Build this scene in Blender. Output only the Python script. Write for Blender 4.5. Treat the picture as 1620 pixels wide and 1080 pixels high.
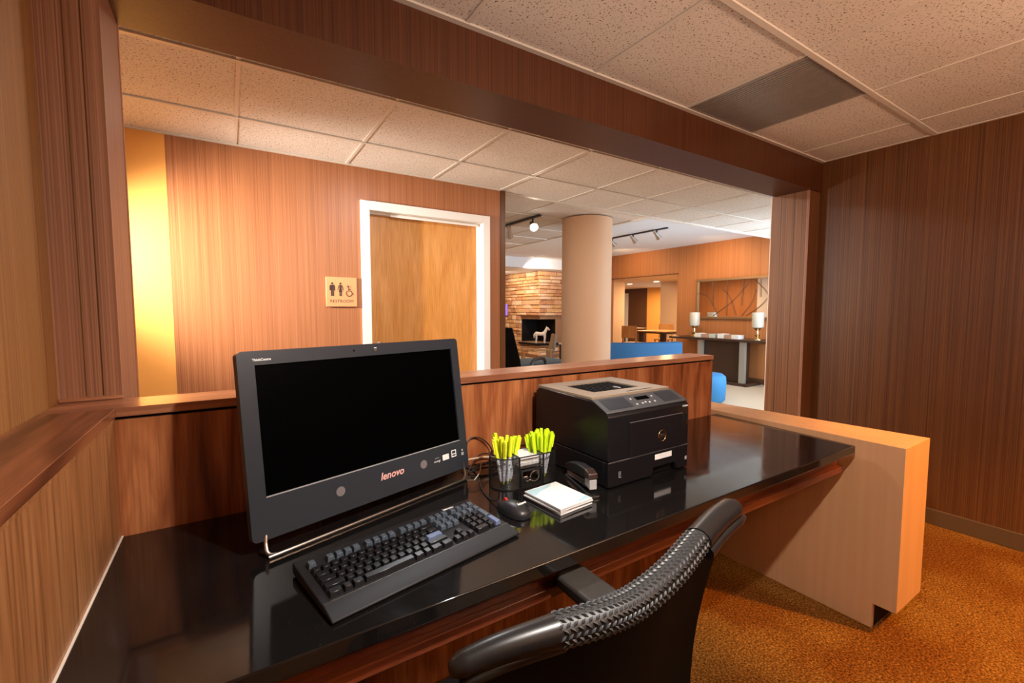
import bpy, bmesh, math, random
from mathutils import Matrix, Vector
R = math.radians
random.seed(7)
for o in list(bpy.data.objects): bpy.data.objects.remove(o)
S = bpy.context.scene
C = S.collection

# ------------------------------------------------------------------ camera
cam_d = bpy.data.cameras.new('camera'); cam = bpy.data.objects.new('camera', cam_d); C.objects.link(cam)
cam_d.sensor_width = 36.0; cam_d.lens = 703.0 / 1620.0 * 36.0; cam_d.clip_start = 0.02
cam.location = (0, 0, 1.31); cam.rotation_euler = (R(90 - 3.9), 0, R(-32.5))
S.camera = cam
# ------------------------------------------------------------------ world, exposure
w = bpy.data.worlds.new('world'); S.world = w; w.use_nodes = True
w.node_tree.nodes['Background'].inputs[0].default_value = (0.62, 0.78, 1.0, 1)
w.node_tree.nodes['Background'].inputs[1].default_value = 1.0
S.view_settings.view_transform = 'Standard'; S.view_settings.look = 'None'
S.view_settings.gamma = 1.0; S.view_settings.use_curve_mapping = False
S.view_settings.exposure = 0.35

def lamp(kind, name, loc, energy, color, size=0.1, target=None, **kw):
    d = bpy.data.lights.new(name, kind); o = bpy.data.objects.new(name, d); C.objects.link(o)
    d.energy = energy; d.color = color; o.location = loc
    if kind == 'AREA':
        d.shape = kw.get('shape', 'DISK'); d.size = size
        if 'size_y' in kw: d.size_y = kw['size_y']
        if 'spread' in kw: d.spread = R(kw['spread'])
    elif kind == 'SPOT':
        d.shadow_soft_size = size; d.spot_size = R(kw.get('angle', 80)); d.spot_blend = kw.get('blend', 0.5)
    else: d.shadow_soft_size = size
    if target is not None:
        o.rotation_euler = (Vector(target) - Vector(loc)).to_track_quat('-Z', 'Y').to_euler()
    return o
WARM = (1.0, 0.66, 0.36); SOFT = (1.0, 0.80, 0.60); COOL = (0.72, 0.86, 1.0)
# unseen off-camera flash just above the frame, office downlights, an unseen uplight added to brighten the ceiling
lamp('AREA', 'off_camera_flash', (0.56, 0.22, 1.78), 19.0, (1.0, 0.92, 0.84), 0.05, (0.9, 1.0, 0.7))
lamp('AREA', 'office_downlight', (1.25, -1.0, 2.35), 3, SOFT, 0.14, spread=125)
lamp('SPOT', 'office_downlight', (2.95, -0.75, 2.34), 420, (1.0, 0.42, 0.06), 0.04, (2.72, 0.50, 0.2), angle=48, blend=0.5)
lamp('AREA', 'ceiling_fill_uplight', (1.6, -1.2, 1.80), 88, (1.0, 0.63, 0.42), 0.7, (1.75, -1.0, 3.0))
# corridor
lamp('SPOT', 'corridor_wall_light', (-0.95, 2.90, 1.72), 45, (1.0, 0.86, 0.72), 0.05, (0.45, 3.41, 1.45), angle=110, blend=0.8)
lamp('SPOT', 'corridor_door_light', (-1.40, 2.87, 1.75), 600, (1.0, 0.88, 0.76), 0.03, (1.60, 3.46, 1.40), angle=64, blend=1.0)
lamp('AREA', 'corridor_downlight', (1.0, 2.35, 2.35), 15, (0.95, 0.97, 1.0), 0.2)
lamp('AREA', 'corridor_downlight', (2.75, 2.45, 2.35), 10, (1.0, 0.92, 0.84), 0.2)
# lobby
lamp('AREA', 'lobby_window_daylight', (6.0, 1.98, 1.45), 105, COOL, 3.2, (5.2, 6.0, 1.4), shape='RECTANGLE', size_y=1.9, spread=125)
lamp('SPOT', 'lobby_wall_spot', (6.9, 4.9, 2.5), 60, WARM, 0.05, (8.0, 5.0, 1.7), angle=120, blend=0.9)
lamp('SPOT', 'lobby_wall_spot', (6.9, 7.0, 2.5), 40, WARM, 0.05, (8.0, 7.0, 1.9), angle=120, blend=0.9)
lamp('SPOT', 'lobby_stone_spot', (6.3, 9.0, 2.35), 80, SOFT, 0.05, (7.4, 9.9, 1.6), angle=140, blend=0.9)
lamp('SPOT', 'lobby_stone_spot', (6.2, 10.6, 2.35), 60, SOFT, 0.05, (7.13, 10.7, 1.5), angle=140, blend=0.9)
lamp('AREA', 'mirror_wall_fill', (3.4, 8.3, 2.34), 45, WARM, 0.3)  # unseen lamp added to brighten the wall that the mirror reflects
lamp('AREA', 'dining_downlight', (10.4, 8.2, 2.2), 60, WARM, 0.3)
lamp('AREA', 'dining_downlight', (13.2, 11.6, 2.15), 60, WARM, 0.3)

# ------------------------------------------------------------------ materials
def _new(name):
    m = bpy.data.materials.new(name); m.use_nodes = True
    return m, m.node_tree, m.node_tree.nodes['Principled BSDF']
def mat(name, col, rough=0.5, metal=0.0, spec=0.5, emit=None, es=0.0, trans=0.0, coat=0.0, bump=None):
    m, t, b = _new(name)
    b.inputs['Base Color'].default_value = (*col, 1); b.inputs['Roughness'].default_value = rough
    b.inputs['Metallic'].default_value = metal; b.inputs['Specular IOR Level'].default_value = spec
    b.inputs['Transmission Weight'].default_value = trans; b.inputs['Coat Weight'].default_value = coat
    if emit: b.inputs['Emission Color'].default_value = (*emit, 1); b.inputs['Emission Strength'].default_value = es
    if bump:
        tc = t.nodes.new('ShaderNodeTexCoord'); n = t.nodes.new('ShaderNodeTexNoise'); bp = t.nodes.new('ShaderNodeBump')
        n.inputs['Scale'].default_value = bump[0]; bp.inputs['Strength'].default_value = bump[1]; bp.inputs['Distance'].default_value = 0.002
        t.links.new(tc.outputs['Object'], n.inputs['Vector']); t.links.new(n.outputs['Fac'], bp.inputs['Height']); t.links.new(bp.outputs['Normal'], b.inputs['Normal'])
    return m
def ramp(t, stops):
    r = t.nodes.new('ShaderNodeValToRGB'); e = r.color_ramp.elements
    while len(e) < len(stops): e.new(0.5)
    for k, (p, c) in enumerate(stops): e[k].position = p; e[k].color = (*c, 1)
    return r
def noise(t, vec, scale, detail=4, dist=0.0, mapscale=None, rough=0.5):
    n = t.nodes.new('ShaderNodeTexNoise'); n.inputs['Scale'].default_value = scale
    n.inputs['Detail'].default_value = detail; n.inputs['Distortion'].default_value = dist; n.inputs['Roughness'].default_value = rough
    if mapscale:
        mp = t.nodes.new('ShaderNodeMapping'); mp.inputs['Scale'].default_value = mapscale
        t.links.new(vec, mp.inputs['Vector']); vec = mp.outputs['Vector']
    t.links.new(vec, n.inputs['Vector']); return n
def mixc(t, a, b, fac, mode='MIX'):
    m = t.nodes.new('ShaderNodeMix'); m.data_type = 'RGBA'; m.blend_type = mode
    if isinstance(fac, (int, float)): m.inputs['Factor'].default_value = fac
    else: t.links.new(fac, m.inputs['Factor'])
    for s, v in ((6, a), (7, b)):
        if isinstance(v, tuple): m.inputs[s].default_value = (*v, 1)
        else: t.links.new(v, m.inputs[s])
    return m.outputs[2]
def streaked(name, c_dark, c_mid, c_light, fine=150, stretch=0.0015, rough=0.42, axis='z', spec=0.4, lo=0.33, hi=0.68):
    """straight-grained zebra laminate: fine streaks running along one axis"""
    m, t, b = _new(name); tc = t.nodes.new('ShaderNodeTexCoord'); v = tc.outputs['Object']
    sc = {'z': (1, 1, stretch), 'x': (stretch, 1, 1), 'y': (1, stretch, 1)}[axis]
    n1 = noise(t, v, fine, 2, 0, sc, 0.6); n2 = noise(t, v, fine * 0.10, 3, 0, sc)
    r1 = ramp(t, [(lo, c_dark), (0.5, c_mid), (hi, c_light)]); t.links.new(n1.outputs['Fac'], r1.inputs['Fac'])
    r2 = ramp(t, [(0.3, (0.87, 0.87, 0.87)), (0.7, (1.0, 1.0, 1.0))]); t.links.new(n2.outputs['Fac'], r2.inputs['Fac'])
    t.links.new(mixc(t, r1.outputs['Color'], r2.outputs['Color'], 1.0, 'MULTIPLY'), b.inputs['Base Color'])
    b.inputs['Roughness'].default_value = rough; b.inputs['Specular IOR Level'].default_value = spec
    return m
def figured(name, c1, c2, c3, axis='z', scale=7, rough=0.3, coat=0.15):
    """walnut / cherry with a wavy figure"""
    m, t, b = _new(name); tc = t.nodes.new('ShaderNodeTexCoord'); v = tc.outputs['Object']
    sc = {'z': (1, 1, 0.14), 'x': (0.14, 1, 1), 'y': (1, 0.14, 1)}[axis]
    sf = {'z': (1, 1, 0.03), 'x': (0.03, 1, 1), 'y': (1, 0.03, 1)}[axis]
    n1 = noise(t, v, scale, 3, 1.6, sc); n2 = noise(t, v, 190, 2, 0, sf)
    r1 = ramp(t, [(0.34, c1), (0.5, c2), (0.66, c3)]); t.links.new(n1.outputs['Fac'], r1.inputs['Fac'])
    r2 = ramp(t, [(0.3, (0.72, 0.70, 0.68)), (0.6, (1, 1, 1))]); t.links.new(n2.outputs['Fac'], r2.inputs['Fac'])
    t.links.new(mixc(t, r1.outputs['Color'], r2.outputs['Color'], 1.0, 'MULTIPLY'), b.inputs['Base Color'])
    b.inputs['Roughness'].default_value = rough; b.inputs['Coat Weight'].default_value = coat; b.inputs['Coat Roughness'].default_value = 0.15
    return m
def speckled_tile():
    m, t, b = _new('acoustic_tile'); tc = t.nodes.new('ShaderNodeTexCoord'); v = tc.outputs['Object']
    n = noise(t, v, 120, 2, 0.5, None, 0.6); r = ramp(t, [(0.36, (0.22, 0.16, 0.11)), (0.40, (0.80, 0.745, 0.68))])
    t.links.new(n.outputs['Fac'], r.inputs['Fac']); n2 = noise(t, v, 1.3, 2)
    r2 = ramp(t, [(0.3, (0.90, 0.88, 0.86)), (0.7, (1, 1, 1))]); t.links.new(n2.outputs['Fac'], r2.inputs['Fac'])
    t.links.new(mixc(t, r.outputs['Color'], r2.outputs['Color'], 1.0, 'MULTIPLY'), b.inputs['Base Color'])
    bp = t.nodes.new('ShaderNodeBump'); bp.inputs['Strength'].default_value = 0.4; bp.inputs['Distance'].default_value = 0.003
    t.links.new(r.outputs['Color'], bp.inputs['Height']); t.links.new(bp.outputs['Normal'], b.inputs['Normal'])
    b.inputs['Roughness'].default_value = 0.9; b.inputs['Specular IOR Level'].default_value = 0.1
    return m
def carpet():
    m, t, b = _new('carpet'); tc = t.nodes.new('ShaderNodeTexCoord'); v = tc.outputs['Object']
    n = noise(t, v, 130, 3, 0.4, None, 0.7); n2 = noise(t, v, 2.2, 3, 0.6)
    r = ramp(t, [(0.32, (0.040, 0.015, 0.003)), (0.5, (0.165, 0.072, 0.013)), (0.68, (0.38, 0.20, 0.045))]); t.links.new(n.outputs['Fac'], r.inputs['Fac'])
    r2 = ramp(t, [(0.4, (0.72, 0.55, 0.45)), (0.6, (1, 1, 1))]); t.links.new(n2.outputs['Fac'], r2.inputs['Fac'])
    t.links.new(mixc(t, r.outputs['Color'], r2.outputs['Color'], 1.0, 'MULTIPLY'), b.inputs['Base Color'])
    bp = t.nodes.new('ShaderNodeBump'); bp.inputs['Strength'].default_value = 0.9; bp.inputs['Distance'].default_value = 0.006
    t.links.new(n.outputs['Fac'], bp.inputs['Height']); t.links.new(bp.outputs['Normal'], b.inputs['Normal'])
    b.inputs['Roughness'].default_value = 0.95; b.inputs['Specular IOR Level'].default_value = 0.05
    return m
def granite():
    m, t, b = _new('black_granite'); tc = t.nodes.new('ShaderNodeTexCoord'); v = tc.outputs['Object']
    n = noise(t, v, 420, 1, 0); r = ramp(t, [(0.72, (0.006, 0.0055, 0.0055)), (0.80, (0.06, 0.055, 0.05))]); t.links.new(n.outputs['Fac'], r.inputs['Fac'])
    t.links.new(r.outputs['Color'], b.inputs['Base Color'])
    n2 = noise(t, v, 9, 4, 1.0); r2 = ramp(t, [(0.3, (0.05, 0.05, 0.05)), (0.75, (0.13, 0.13, 0.13))]); t.links.new(n2.outputs['Fac'], r2.inputs['Fac'])
    t.links.new(r2.outputs['Color'], b.inputs['Roughness']); b.inputs['Specular IOR Level'].default_value = 0.75
    return m
def stone_mat(name, a, bcol):
    m, t, b = _new(name); tc = t.nodes.new('ShaderNodeTexCoord')
    n = noise(t, tc.outputs['Object'], 9, 5, 0.6, None, 0.7); r = ramp(t, [(0.3, a), (0.7, bcol)]); t.links.new(n.outputs['Fac'], r.inputs['Fac'])
    t.links.new(r.outputs['Color'], b.inputs['Base Color']); b.inputs['Roughness'].default_value = 0.9
    bp = t.nodes.new('ShaderNodeBump'); bp.inputs['Strength'].default_value = 0.6; bp.inputs['Distance'].default_value = 0.02
    t.links.new(n.outputs['Fac'], bp.inputs['Height']); t.links.new(bp.outputs['Normal'], b.inputs['Normal'])
    return m
def mesh_fabric(name, c1, c2, scale):
    m, t, b = _new(name); tc = t.nodes.new('ShaderNodeTexCoord'); vo = t.nodes.new('ShaderNodeTexVoronoi'); vo.inputs['Scale'].default_value = scale
    t.links.new(tc.outputs['Object'], vo.inputs['Vector']); r = ramp(t, [(0.25, c2), (0.6, c1)]); t.links.new(vo.outputs['Distance'], r.inputs['Fac'])
    t.links.new(r.outputs['Color'], b.inputs['Base Color']); b.inputs['Roughness'].default_value = 0.5
    return m

M = {}
M['lam'] = streaked('zebra_laminate', (0.060, 0.019, 0.0045), (0.120, 0.043, 0.0110), (0.185, 0.077, 0.021), fine=420)
M['lam_jamb_lit'] = streaked('lit_jamb_laminate', (0.105, 0.038, 0.013), (0.19, 0.075, 0.026), (0.27, 0.12, 0.043), fine=420)  # zebra laminate of the right jamb, lightened to carry the corridor light
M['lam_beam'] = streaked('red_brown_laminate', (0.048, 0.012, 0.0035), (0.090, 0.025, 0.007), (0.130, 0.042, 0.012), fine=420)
M['lam_rest_lit'] = streaked('lit_corridor_laminate', (0.26, 0.092, 0.036), (0.37, 0.142, 0.056), (0.47, 0.20, 0.085), fine=480)  # restroom wall laminate, strong corridor light put into its brighter tone
M['lam_left_lit'] = streaked('lit_left_laminate', (0.20, 0.075, 0.020), (0.34, 0.15, 0.042), (0.46, 0.22, 0.07), fine=380, lo=0.28, hi=0.72)  # same laminate on the left wall, golden lamplight mixed into the colour
M['lam_coarse'] = streaked('coarse_zebra_laminate', (0.18, 0.072, 0.036), (0.30, 0.13, 0.068), (0.41, 0.20, 0.115), fine=300)
M['wal_z'] = figured('walnut_upright', (0.16, 0.045, 0.016), (0.34, 0.108, 0.038), (0.48, 0.185, 0.070), 'z', 11)
M['wal_x'] = figured('walnut_cap_along', (0.24, 0.085, 0.042), (0.35, 0.135, 0.065), (0.45, 0.20, 0.10), 'x', 9)
M['wal_y'] = figured('walnut_cap_across', (0.11, 0.034, 0.014), (0.24, 0.080, 0.032), (0.34, 0.13, 0.055), 'y', 9)
M['wal_left'] = streaked('straight_walnut', (0.22, 0.085, 0.028), (0.33, 0.138, 0.048), (0.43, 0.20, 0.078), fine=110, stretch=0.03, rough=0.35)
M['cherry'] = figured('dark_cherry', (0.10, 0.020, 0.007), (0.16, 0.036, 0.012), (0.22, 0.055, 0.018), 'x', 8)
M['maple'] = streaked('maple_laminate', (0.53, 0.295, 0.145), (0.55, 0.31, 0.155), (0.57, 0.325, 0.165), fine=40, stretch=0.03, rough=0.5, spec=0.3)
M['tile'] = speckled_tile()
M['tee'] = mat('grid_white', (0.70, 0.64, 0.56), 0.45)
M['carpet'] = carpet(); M['granite'] = granite()
M['beige_floor'] = mat('beige_floor', (0.62, 0.50, 0.36), 0.45, bump=(40, 0.1))
M['yellow'] = mat('ochre_paint', (0.80, 0.37, 0.08), 0.75, bump=(200, 0.2))
M['orange'] = streaked('orange_laminate', (0.36, 0.125, 0.036), (0.43, 0.16, 0.048), (0.50, 0.20, 0.065), fine=160, rough=0.6)
M['cream'] = mat('cream_paint', (0.72, 0.53, 0.36), 0.7, bump=(80, 0.1))
M['colpaint'] = mat('warm_lit_column_paint', (0.70, 0.46, 0.29), 0.6, bump=(80, 0.1))  # cream column with the warm light on it mixed into the paint
M['pale'] = mat('pale_wall', (0.78, 0.70, 0.60), 0.7, bump=(80, 0.1))
M['white_ceiling'] = mat('white_ceiling', (0.80, 0.82, 0.84), 0.85, bump=(60, 0.2))
M['white_paint'] = mat('white_gloss', (0.80, 0.77, 0.72), 0.35, bump=(60, 0.03))
M['oak'] = figured('oak_door', (0.56, 0.235, 0.05), (0.61, 0.27, 0.066), (0.66, 0.31, 0.09), 'z', 6, 0.4, 0.0)
M['dkbrown'] = mat('dark_brown_wall', (0.11, 0.042, 0.012), 0.7, bump=(50, 0.1))
M['blk'] = mat('black_plastic', (0.016, 0.016, 0.018), 0.38, bump=(900, 0.08))
M['blk_soft'] = mat('matte_black_plastic', (0.013, 0.013, 0.015), 0.5, spec=0.3, bump=(900, 0.1))
M['bezel'] = mat('charcoal_bezel', (0.026, 0.030, 0.038), 0.34, spec=0.35, bump=(700, 0.05))
M['screen'] = mat('dark_screen', (0.0006, 0.0006, 0.0007), 0.35, spec=0.02, bump=(800, 0.02))
M['gun'] = mat('gunmetal', (0.36, 0.34, 0.32), 0.25, 0.95, bump=(600, 0.03))
M['silver'] = mat('silver_metal', (0.62, 0.61, 0.60), 0.25, 1.0, bump=(300, 0.03))
M['brass'] = mat('brass_metal', (0.65, 0.48, 0.26), 0.25, 1.0, bump=(300, 0.03))
M['key'] = mat('black_keycap', (0.011, 0.011, 0.013), 0.30, spec=0.4, bump=(900, 0.05))
M['key_grey'] = mat('slate_keycap', (0.060, 0.080, 0.105), 0.36, spec=0.4, bump=(900, 0.05))
M['key_blue'] = mat('blue_keycap', (0.11, 0.155, 0.28), 0.4, bump=(900, 0.05))
M['white'] = mat('white_print', (0.80, 0.80, 0.80), 0.5, bump=(300, 0.02))
M['greyprint'] = mat('grey_print', (0.35, 0.35, 0.36), 0.5, bump=(300, 0.02))
M['pinkprint'] = mat('red_white_print', (0.75, 0.42, 0.38), 0.4, bump=(300, 0.02))
M['dot'] = mat('grey_dot_sticker', (0.16, 0.145, 0.15), 0.5, bump=(300, 0.02))
M['ptop'] = mat('printer_taupe_top', (0.26, 0.205, 0.15), 0.45, bump=(500, 0.05))
M['ppanel'] = mat('printer_slate_panel', (0.060, 0.066, 0.072), 0.35, bump=(500, 0.04))
M['pbody'] = mat('printer_black', (0.008, 0.0075, 0.009), 0.30, spec=0.28, bump=(700, 0.05))
M['lime'] = mat('lime_pen_plastic', (0.58, 0.80, 0.015), 0.3, bump=(300, 0.02))
M['lime2'] = mat('lime_yellow_pen_plastic', (0.74, 0.80, 0.03), 0.3, bump=(300, 0.02))
M['penbody'] = mat('clear_grey_pen_barrel', (0.70, 0.72, 0.80), 0.3, bump=(300, 0.02))
M['paper'] = mat('white_paper', (0.70, 0.71, 0.72), 0.8, bump=(300, 0.02))
M['paperblue'] = mat('pale_blue_print', (0.36, 0.56, 0.64), 0.8, bump=(300, 0.02))
M['wire'] = mat('black_wire', (0.014, 0.014, 0.014), 0.35, 0.3, bump=(500, 0.03))
M['cable'] = mat('black_cable', (0.012, 0.011, 0.011), 0.45, bump=(300, 0.02))
M['cablew'] = mat('beige_cable', (0.60, 0.48, 0.34), 0.45, bump=(300, 0.02))
M['red'] = mat('red_wheel', (0.62, 0.025, 0.02), 0.4, bump=(300, 0.02))
M['chairmesh'] = mesh_fabric('black_woven_mesh', (0.006, 0.006, 0.006), (0.012, 0.012, 0.013), 330)
M['leather'] = mat('black_leather', (0.010, 0.009, 0.009), 0.30, spec=0.35, bump=(900, 0.02))
M['cord'] = mat('black_woven_cord', (0.040, 0.043, 0.047), 0.38, bump=(900, 0.02))
M['chairblack'] = mat('black_chair_shell', (0.004, 0.004, 0.004), 0.8, spec=0.1, bump=(900, 0.1))
M['pad'] = mat('dark_arm_pad', (0.028, 0.025, 0.022), 0.5, bump=(500, 0.3))
M['copper'] = mat('copper_plaque', (0.75, 0.36, 0.16), 0.42, 0.35, bump=(200, 0.05))
M['ink'] = mat('dark_pictogram', (0.035, 0.014, 0.010), 0.5, bump=(300, 0.02))
M['blue'] = mat('blue_upholstery', (0.008, 0.085, 0.21), 0.75, bump=(250, 0.3))
M['ottoman'] = mat('light_blue_upholstery', (0.022, 0.16, 0.36), 0.75, bump=(250, 0.3))
M['espresso'] = mat('espresso_wood', (0.040, 0.018, 0.010), 0.35, bump=(60, 0.1))
M['steel'] = mat('grey_green_steel', (0.42, 0.44, 0.40), 0.35, 0.6, bump=(300, 0.03))
M['mirror'] = mat('mirror_glass', (0.92, 0.90, 0.88), 0.02, 1.0)
M['bronze'] = mat('bronze_frame', (0.28, 0.17, 0.08), 0.4, 0.6, bump=(200, 0.05))
M['crackle'] = mat('crackled_glass', (0.90, 0.88, 0.78), 0.2, trans=0.6, bump=(120, 0.9))
M['candle'] = mat('candle_wax', (0.85, 0.78, 0.62), 0.6, bump=(100, 0.05))
M['bookw'] = mat('white_book', (0.78, 0.76, 0.70), 0.6, bump=(100, 0.05))
M['bookr'] = mat('brown_book', (0.45, 0.26, 0.16), 0.6, bump=(100, 0.05))
M['bookg'] = mat('grey_green_book', (0.50, 0.52, 0.44), 0.6, bump=(100, 0.05))
M['soot'] = mat('black_firebox', (0.008, 0.0075, 0.0075), 0.7, spec=0.12, bump=(60, 0.2))
M['horse'] = mat('weathered_white_wood', (0.58, 0.50, 0.42), 0.8, bump=(60, 0.6))
M['taupe'] = mat('taupe_upholstery', (0.22, 0.16, 0.115), 0.7, bump=(300, 0.2))
M['tanwood'] = figured('tan_wood', (0.42, 0.19, 0.06), (0.50, 0.25, 0.09), (0.56, 0.30, 0.12), 'z', 8, 0.4, 0)
M['purple'] = mat('purple_sign', (0.20, 0.09, 0.50), 0.5, emit=(0.30, 0.14, 0.75), es=0.6)
M['bulb'] = mat('lit_bulb', (1, 1, 1), 0.3, emit=(1.0, 0.93, 0.80), es=25)
M['bulb2'] = mat('lit_downlight', (1, 1, 1), 0.3, emit=(1.0, 0.80, 0.55), es=9)
M['glasspane'] = mat('daylit_window_pane', (0.8, 0.9, 1.0), 0.2, emit=(0.75, 0.88, 1.0), es=1.0)
M['navy'] = mat('dark_navy_panel', (0.012, 0.014, 0.035), 0.4, bump=(100, 0.05))
M['teal'] = mat('slate_blue_seat', (0.10, 0.16, 0.20), 0.7, bump=(300, 0.2))
M['vent'] = mat('grey_vent_metal', (0.42, 0.37, 0.33), 0.4, 0.5, bump=(300, 0.03))
M['ventdark'] = mat('dark_duct', (0.09, 0.07, 0.055), 0.8, bump=(60, 0.05))
M['basebrown'] = mat('olive_brown_base', (0.10, 0.058, 0.024), 0.5, bump=(60, 0.1))
STONES = [stone_mat('tan_stone', (0.50, 0.25, 0.12), (0.72, 0.44, 0.25)), stone_mat('gold_stone', (0.52, 0.27, 0.10), (0.74, 0.46, 0.22)),
          stone_mat('rust_stone', (0.36, 0.15, 0.065), (0.58, 0.30, 0.15)), stone_mat('cream_stone', (0.62, 0.40, 0.24), (0.82, 0.60, 0.40))]
M['mortar'] = mat('stone_backing', (0.34, 0.19, 0.10), 0.95, bump=(40, 0.5))

# ------------------------------------------------------------------ mesh helpers
class MB:
    def __init__(s): s.v = []; s.f = []
    def add(s, vs, fs):
        k = len(s.v); s.v += [tuple(p) for p in vs]; s.f += [tuple(i + k for i in f) for f in fs]; return s
    def box(s, x0, x1, y0, y1, z0, z1):
        return s.add([(x0, y0, z0), (x1, y0, z0), (x1, y1, z0), (x0, y1, z0), (x0, y0, z1), (x1, y0, z1), (x1, y1, z1), (x0, y1, z1)],
                     [(0, 3, 2, 1), (4, 5, 6, 7), (0, 1, 5, 4), (1, 2, 6, 5), (2, 3, 7, 6), (3, 0, 4, 7)])
    def loft(s, rings, cap=True, closed=True):
        n = len(rings[0]); vs = [p for r in rings for p in r]; fs = []
        for a in range(len(rings) - 1):
            for i in range(n if closed else n - 1):
                j = (i + 1) % n; fs.append((a * n + i, a * n + j, (a + 1) * n + j, (a + 1) * n + i))
        if cap: fs.append(tuple(range(n - 1, -1, -1))); fs.append(tuple((len(rings) - 1) * n + i for i in range(n)))
        return s.add(vs, fs)
    def prism(s, poly, axis, a, b):
        """polygon (2-D) extruded along x, y or z"""
        def P(u, v, t): return {'x': (t, u, v), 'y': (u, t, v), 'z': (u, v, t)}[axis]
        return s.loft([[P(u, v, a) for u, v in poly], [P(u, v, b) for u, v in poly]])
    def tube(s, pts, r, n=8, closed=False, flat=1.0):
        pts = [Vector(p) for p in pts]; rings = []; rs = r if isinstance(r, (list, tuple)) else [r] * len(pts); prev = None; N = len(pts)
        for i, p in enumerate(pts):
            a = pts[(i - 1) % N] if (closed or i > 0) else p; b = pts[(i + 1) % N] if (closed or i < N - 1) else p
            d = (b - a).normalized()
            if prev is None:
                u = Vector((0, 0, 1)) if abs(d.z) < 0.9 else Vector((1, 0, 0)); u = (u - d * u.dot(d)).normalized()
            else: u = (prev - d * prev.dot(d)).normalized()
            prev = u; v = d.cross(u)
            rings.append([tuple(p + u * math.cos(2 * math.pi * k / n) * rs[i] + v * math.sin(2 * math.pi * k / n) * rs[i] * flat) for k in range(n)])
        if closed:
            rings.append(rings[0]); return s.loft(rings, cap=False)
        return s.loft(rings)
    def lathe(s, prof, c=(0, 0, 0), n=24, sx=1.0, sy=1.0):
        return s.loft([[(c[0] + r * sx * math.cos(2 * math.pi * k / n), c[1] + r * sy * math.sin(2 * math.pi * k / n), c[2] + z) for k in range(n)] for r, z in prof])
    def ball(s, c, r, n=14, m=8, sx=1, sy=1, sz=1):
        return s.lathe([(max(1e-4, r * math.sin(math.pi * i / m)), -r * sz * math.cos(math.pi * i / m)) for i in range(m + 1)], c, n, sx, sy)
    def build(s, name, material, parent=None, mtx=None, bevel=0.0, seg=2, smooth=False, ang=35, kind=None, loc=None):
        me = bpy.data.meshes.new(name); vs = s.v
        if mtx is not None: vs = [tuple(mtx @ Vector(p)) for p in vs]
        me.from_pydata(vs, [], s.f); bm = bmesh.new(); bm.from_mesh(me); bmesh.ops.recalc_face_normals(bm, faces=bm.faces); bm.to_mesh(me); bm.free()
        return link(name, me, material, parent, bevel, seg, smooth, ang, kind, loc)
def link(name, me, material, parent=None, bevel=0.0, seg=2, smooth=False, ang=35, kind=None, loc=None):
    if material is not None and not me.materials: me.materials.append(material)
    if smooth or bevel:
        for p in me.polygons: p.use_smooth = True
        me.set_sharp_from_angle(angle=R(ang if not bevel else 50))
    o = bpy.data.objects.new(name, me); C.objects.link(o)
    if bevel:
        b = o.modifiers.new('bevel', 'BEVEL'); b.width = bevel; b.segments = seg; b.limit_method = 'ANGLE'; b.angle_limit = R(30); b.harden_normals = False
    if parent: o.parent = parent
    if kind: o['kind'] = kind
    if loc: o.location = loc
    return o
def tag(o, label, cat, group=None):
    o['label'] = label; o['category'] = cat
    if group: o['group'] = group
    return o
def thing(name, label, cat, loc=(0, 0, 0), rz=0.0, group=None):
    o = bpy.data.objects.new(name, None); C.objects.link(o); o.empty_display_size = 0.05
    o.location = loc; o.rotation_euler = (0, 0, R(rz)); return tag(o, label, cat, group)
def box(name, m, dims, parent=None, **k): return MB().box(*dims).build(name, m, parent, **k)
def struct(name, m, dims, **k): return box(name, m, dims, kind='structure', **k)
def text(name, body, size, material, parent, mtx, shear=0.0, extrude=0.0002, spacing=1.0, bold=0.0):
    cu = bpy.data.curves.new(name, 'FONT'); cu.body = body; cu.size = size; cu.shear = shear; cu.extrude = extrude; cu.space_character = spacing
    cu.align_x = 'CENTER'; cu.align_y = 'CENTER'; cu.resolution_u = 3; cu.offset = bold
    o = bpy.data.objects.new('tmp', cu); C.objects.link(o); bpy.context.view_layer.update()
    me = bpy.data.meshes.new_from_object(o.evaluated_get(bpy.context.evaluated_depsgraph_get()))
    bpy.data.objects.remove(o); me.name = name; me.transform(mtx); me.materials.clear()
    return link(name, me, material, parent)
def arc(cx, cy, r, a0, a1, n): return [(cx + r * math.cos(R(a0 + (a1 - a0) * k / n)), cy + r * math.sin(R(a0 + (a1 - a0) * k / n))) for k in range(n + 1)]
def rrect(x0, x1, y0, y1, r, n=4): return arc(x1 - r, y0 + r, r, -90, 0, n) + arc(x1 - r, y1 - r, r, 0, 90, n) + arc(x0 + r, y1 - r, r, 90, 180, n) + arc(x0 + r, y0 + r, r, 180, 270, n)
def smoothpts(pts, n=8):
    """Catmull-Rom through the points"""
    P = [Vector(p) for p in pts]; P = [P[0] * 2 - P[1]] + P + [P[-1] * 2 - P[-2]]; out = []
    for i in range(1, len(P) - 2):
        a, b, c, d = P[i - 1:i + 3]
        for k in range(n):
            t = k / n; out.append(0.5 * ((2 * b) + (c - a) * t + (2 * a - 5 * b + 4 * c - d) * t * t + (3 * b - a - 3 * c + d) * t ** 3))
    out.append(P[-2]); return out

CZ = 2.367        # tile ceiling height
RZ = 2.65         # raised lobby ceiling
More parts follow.
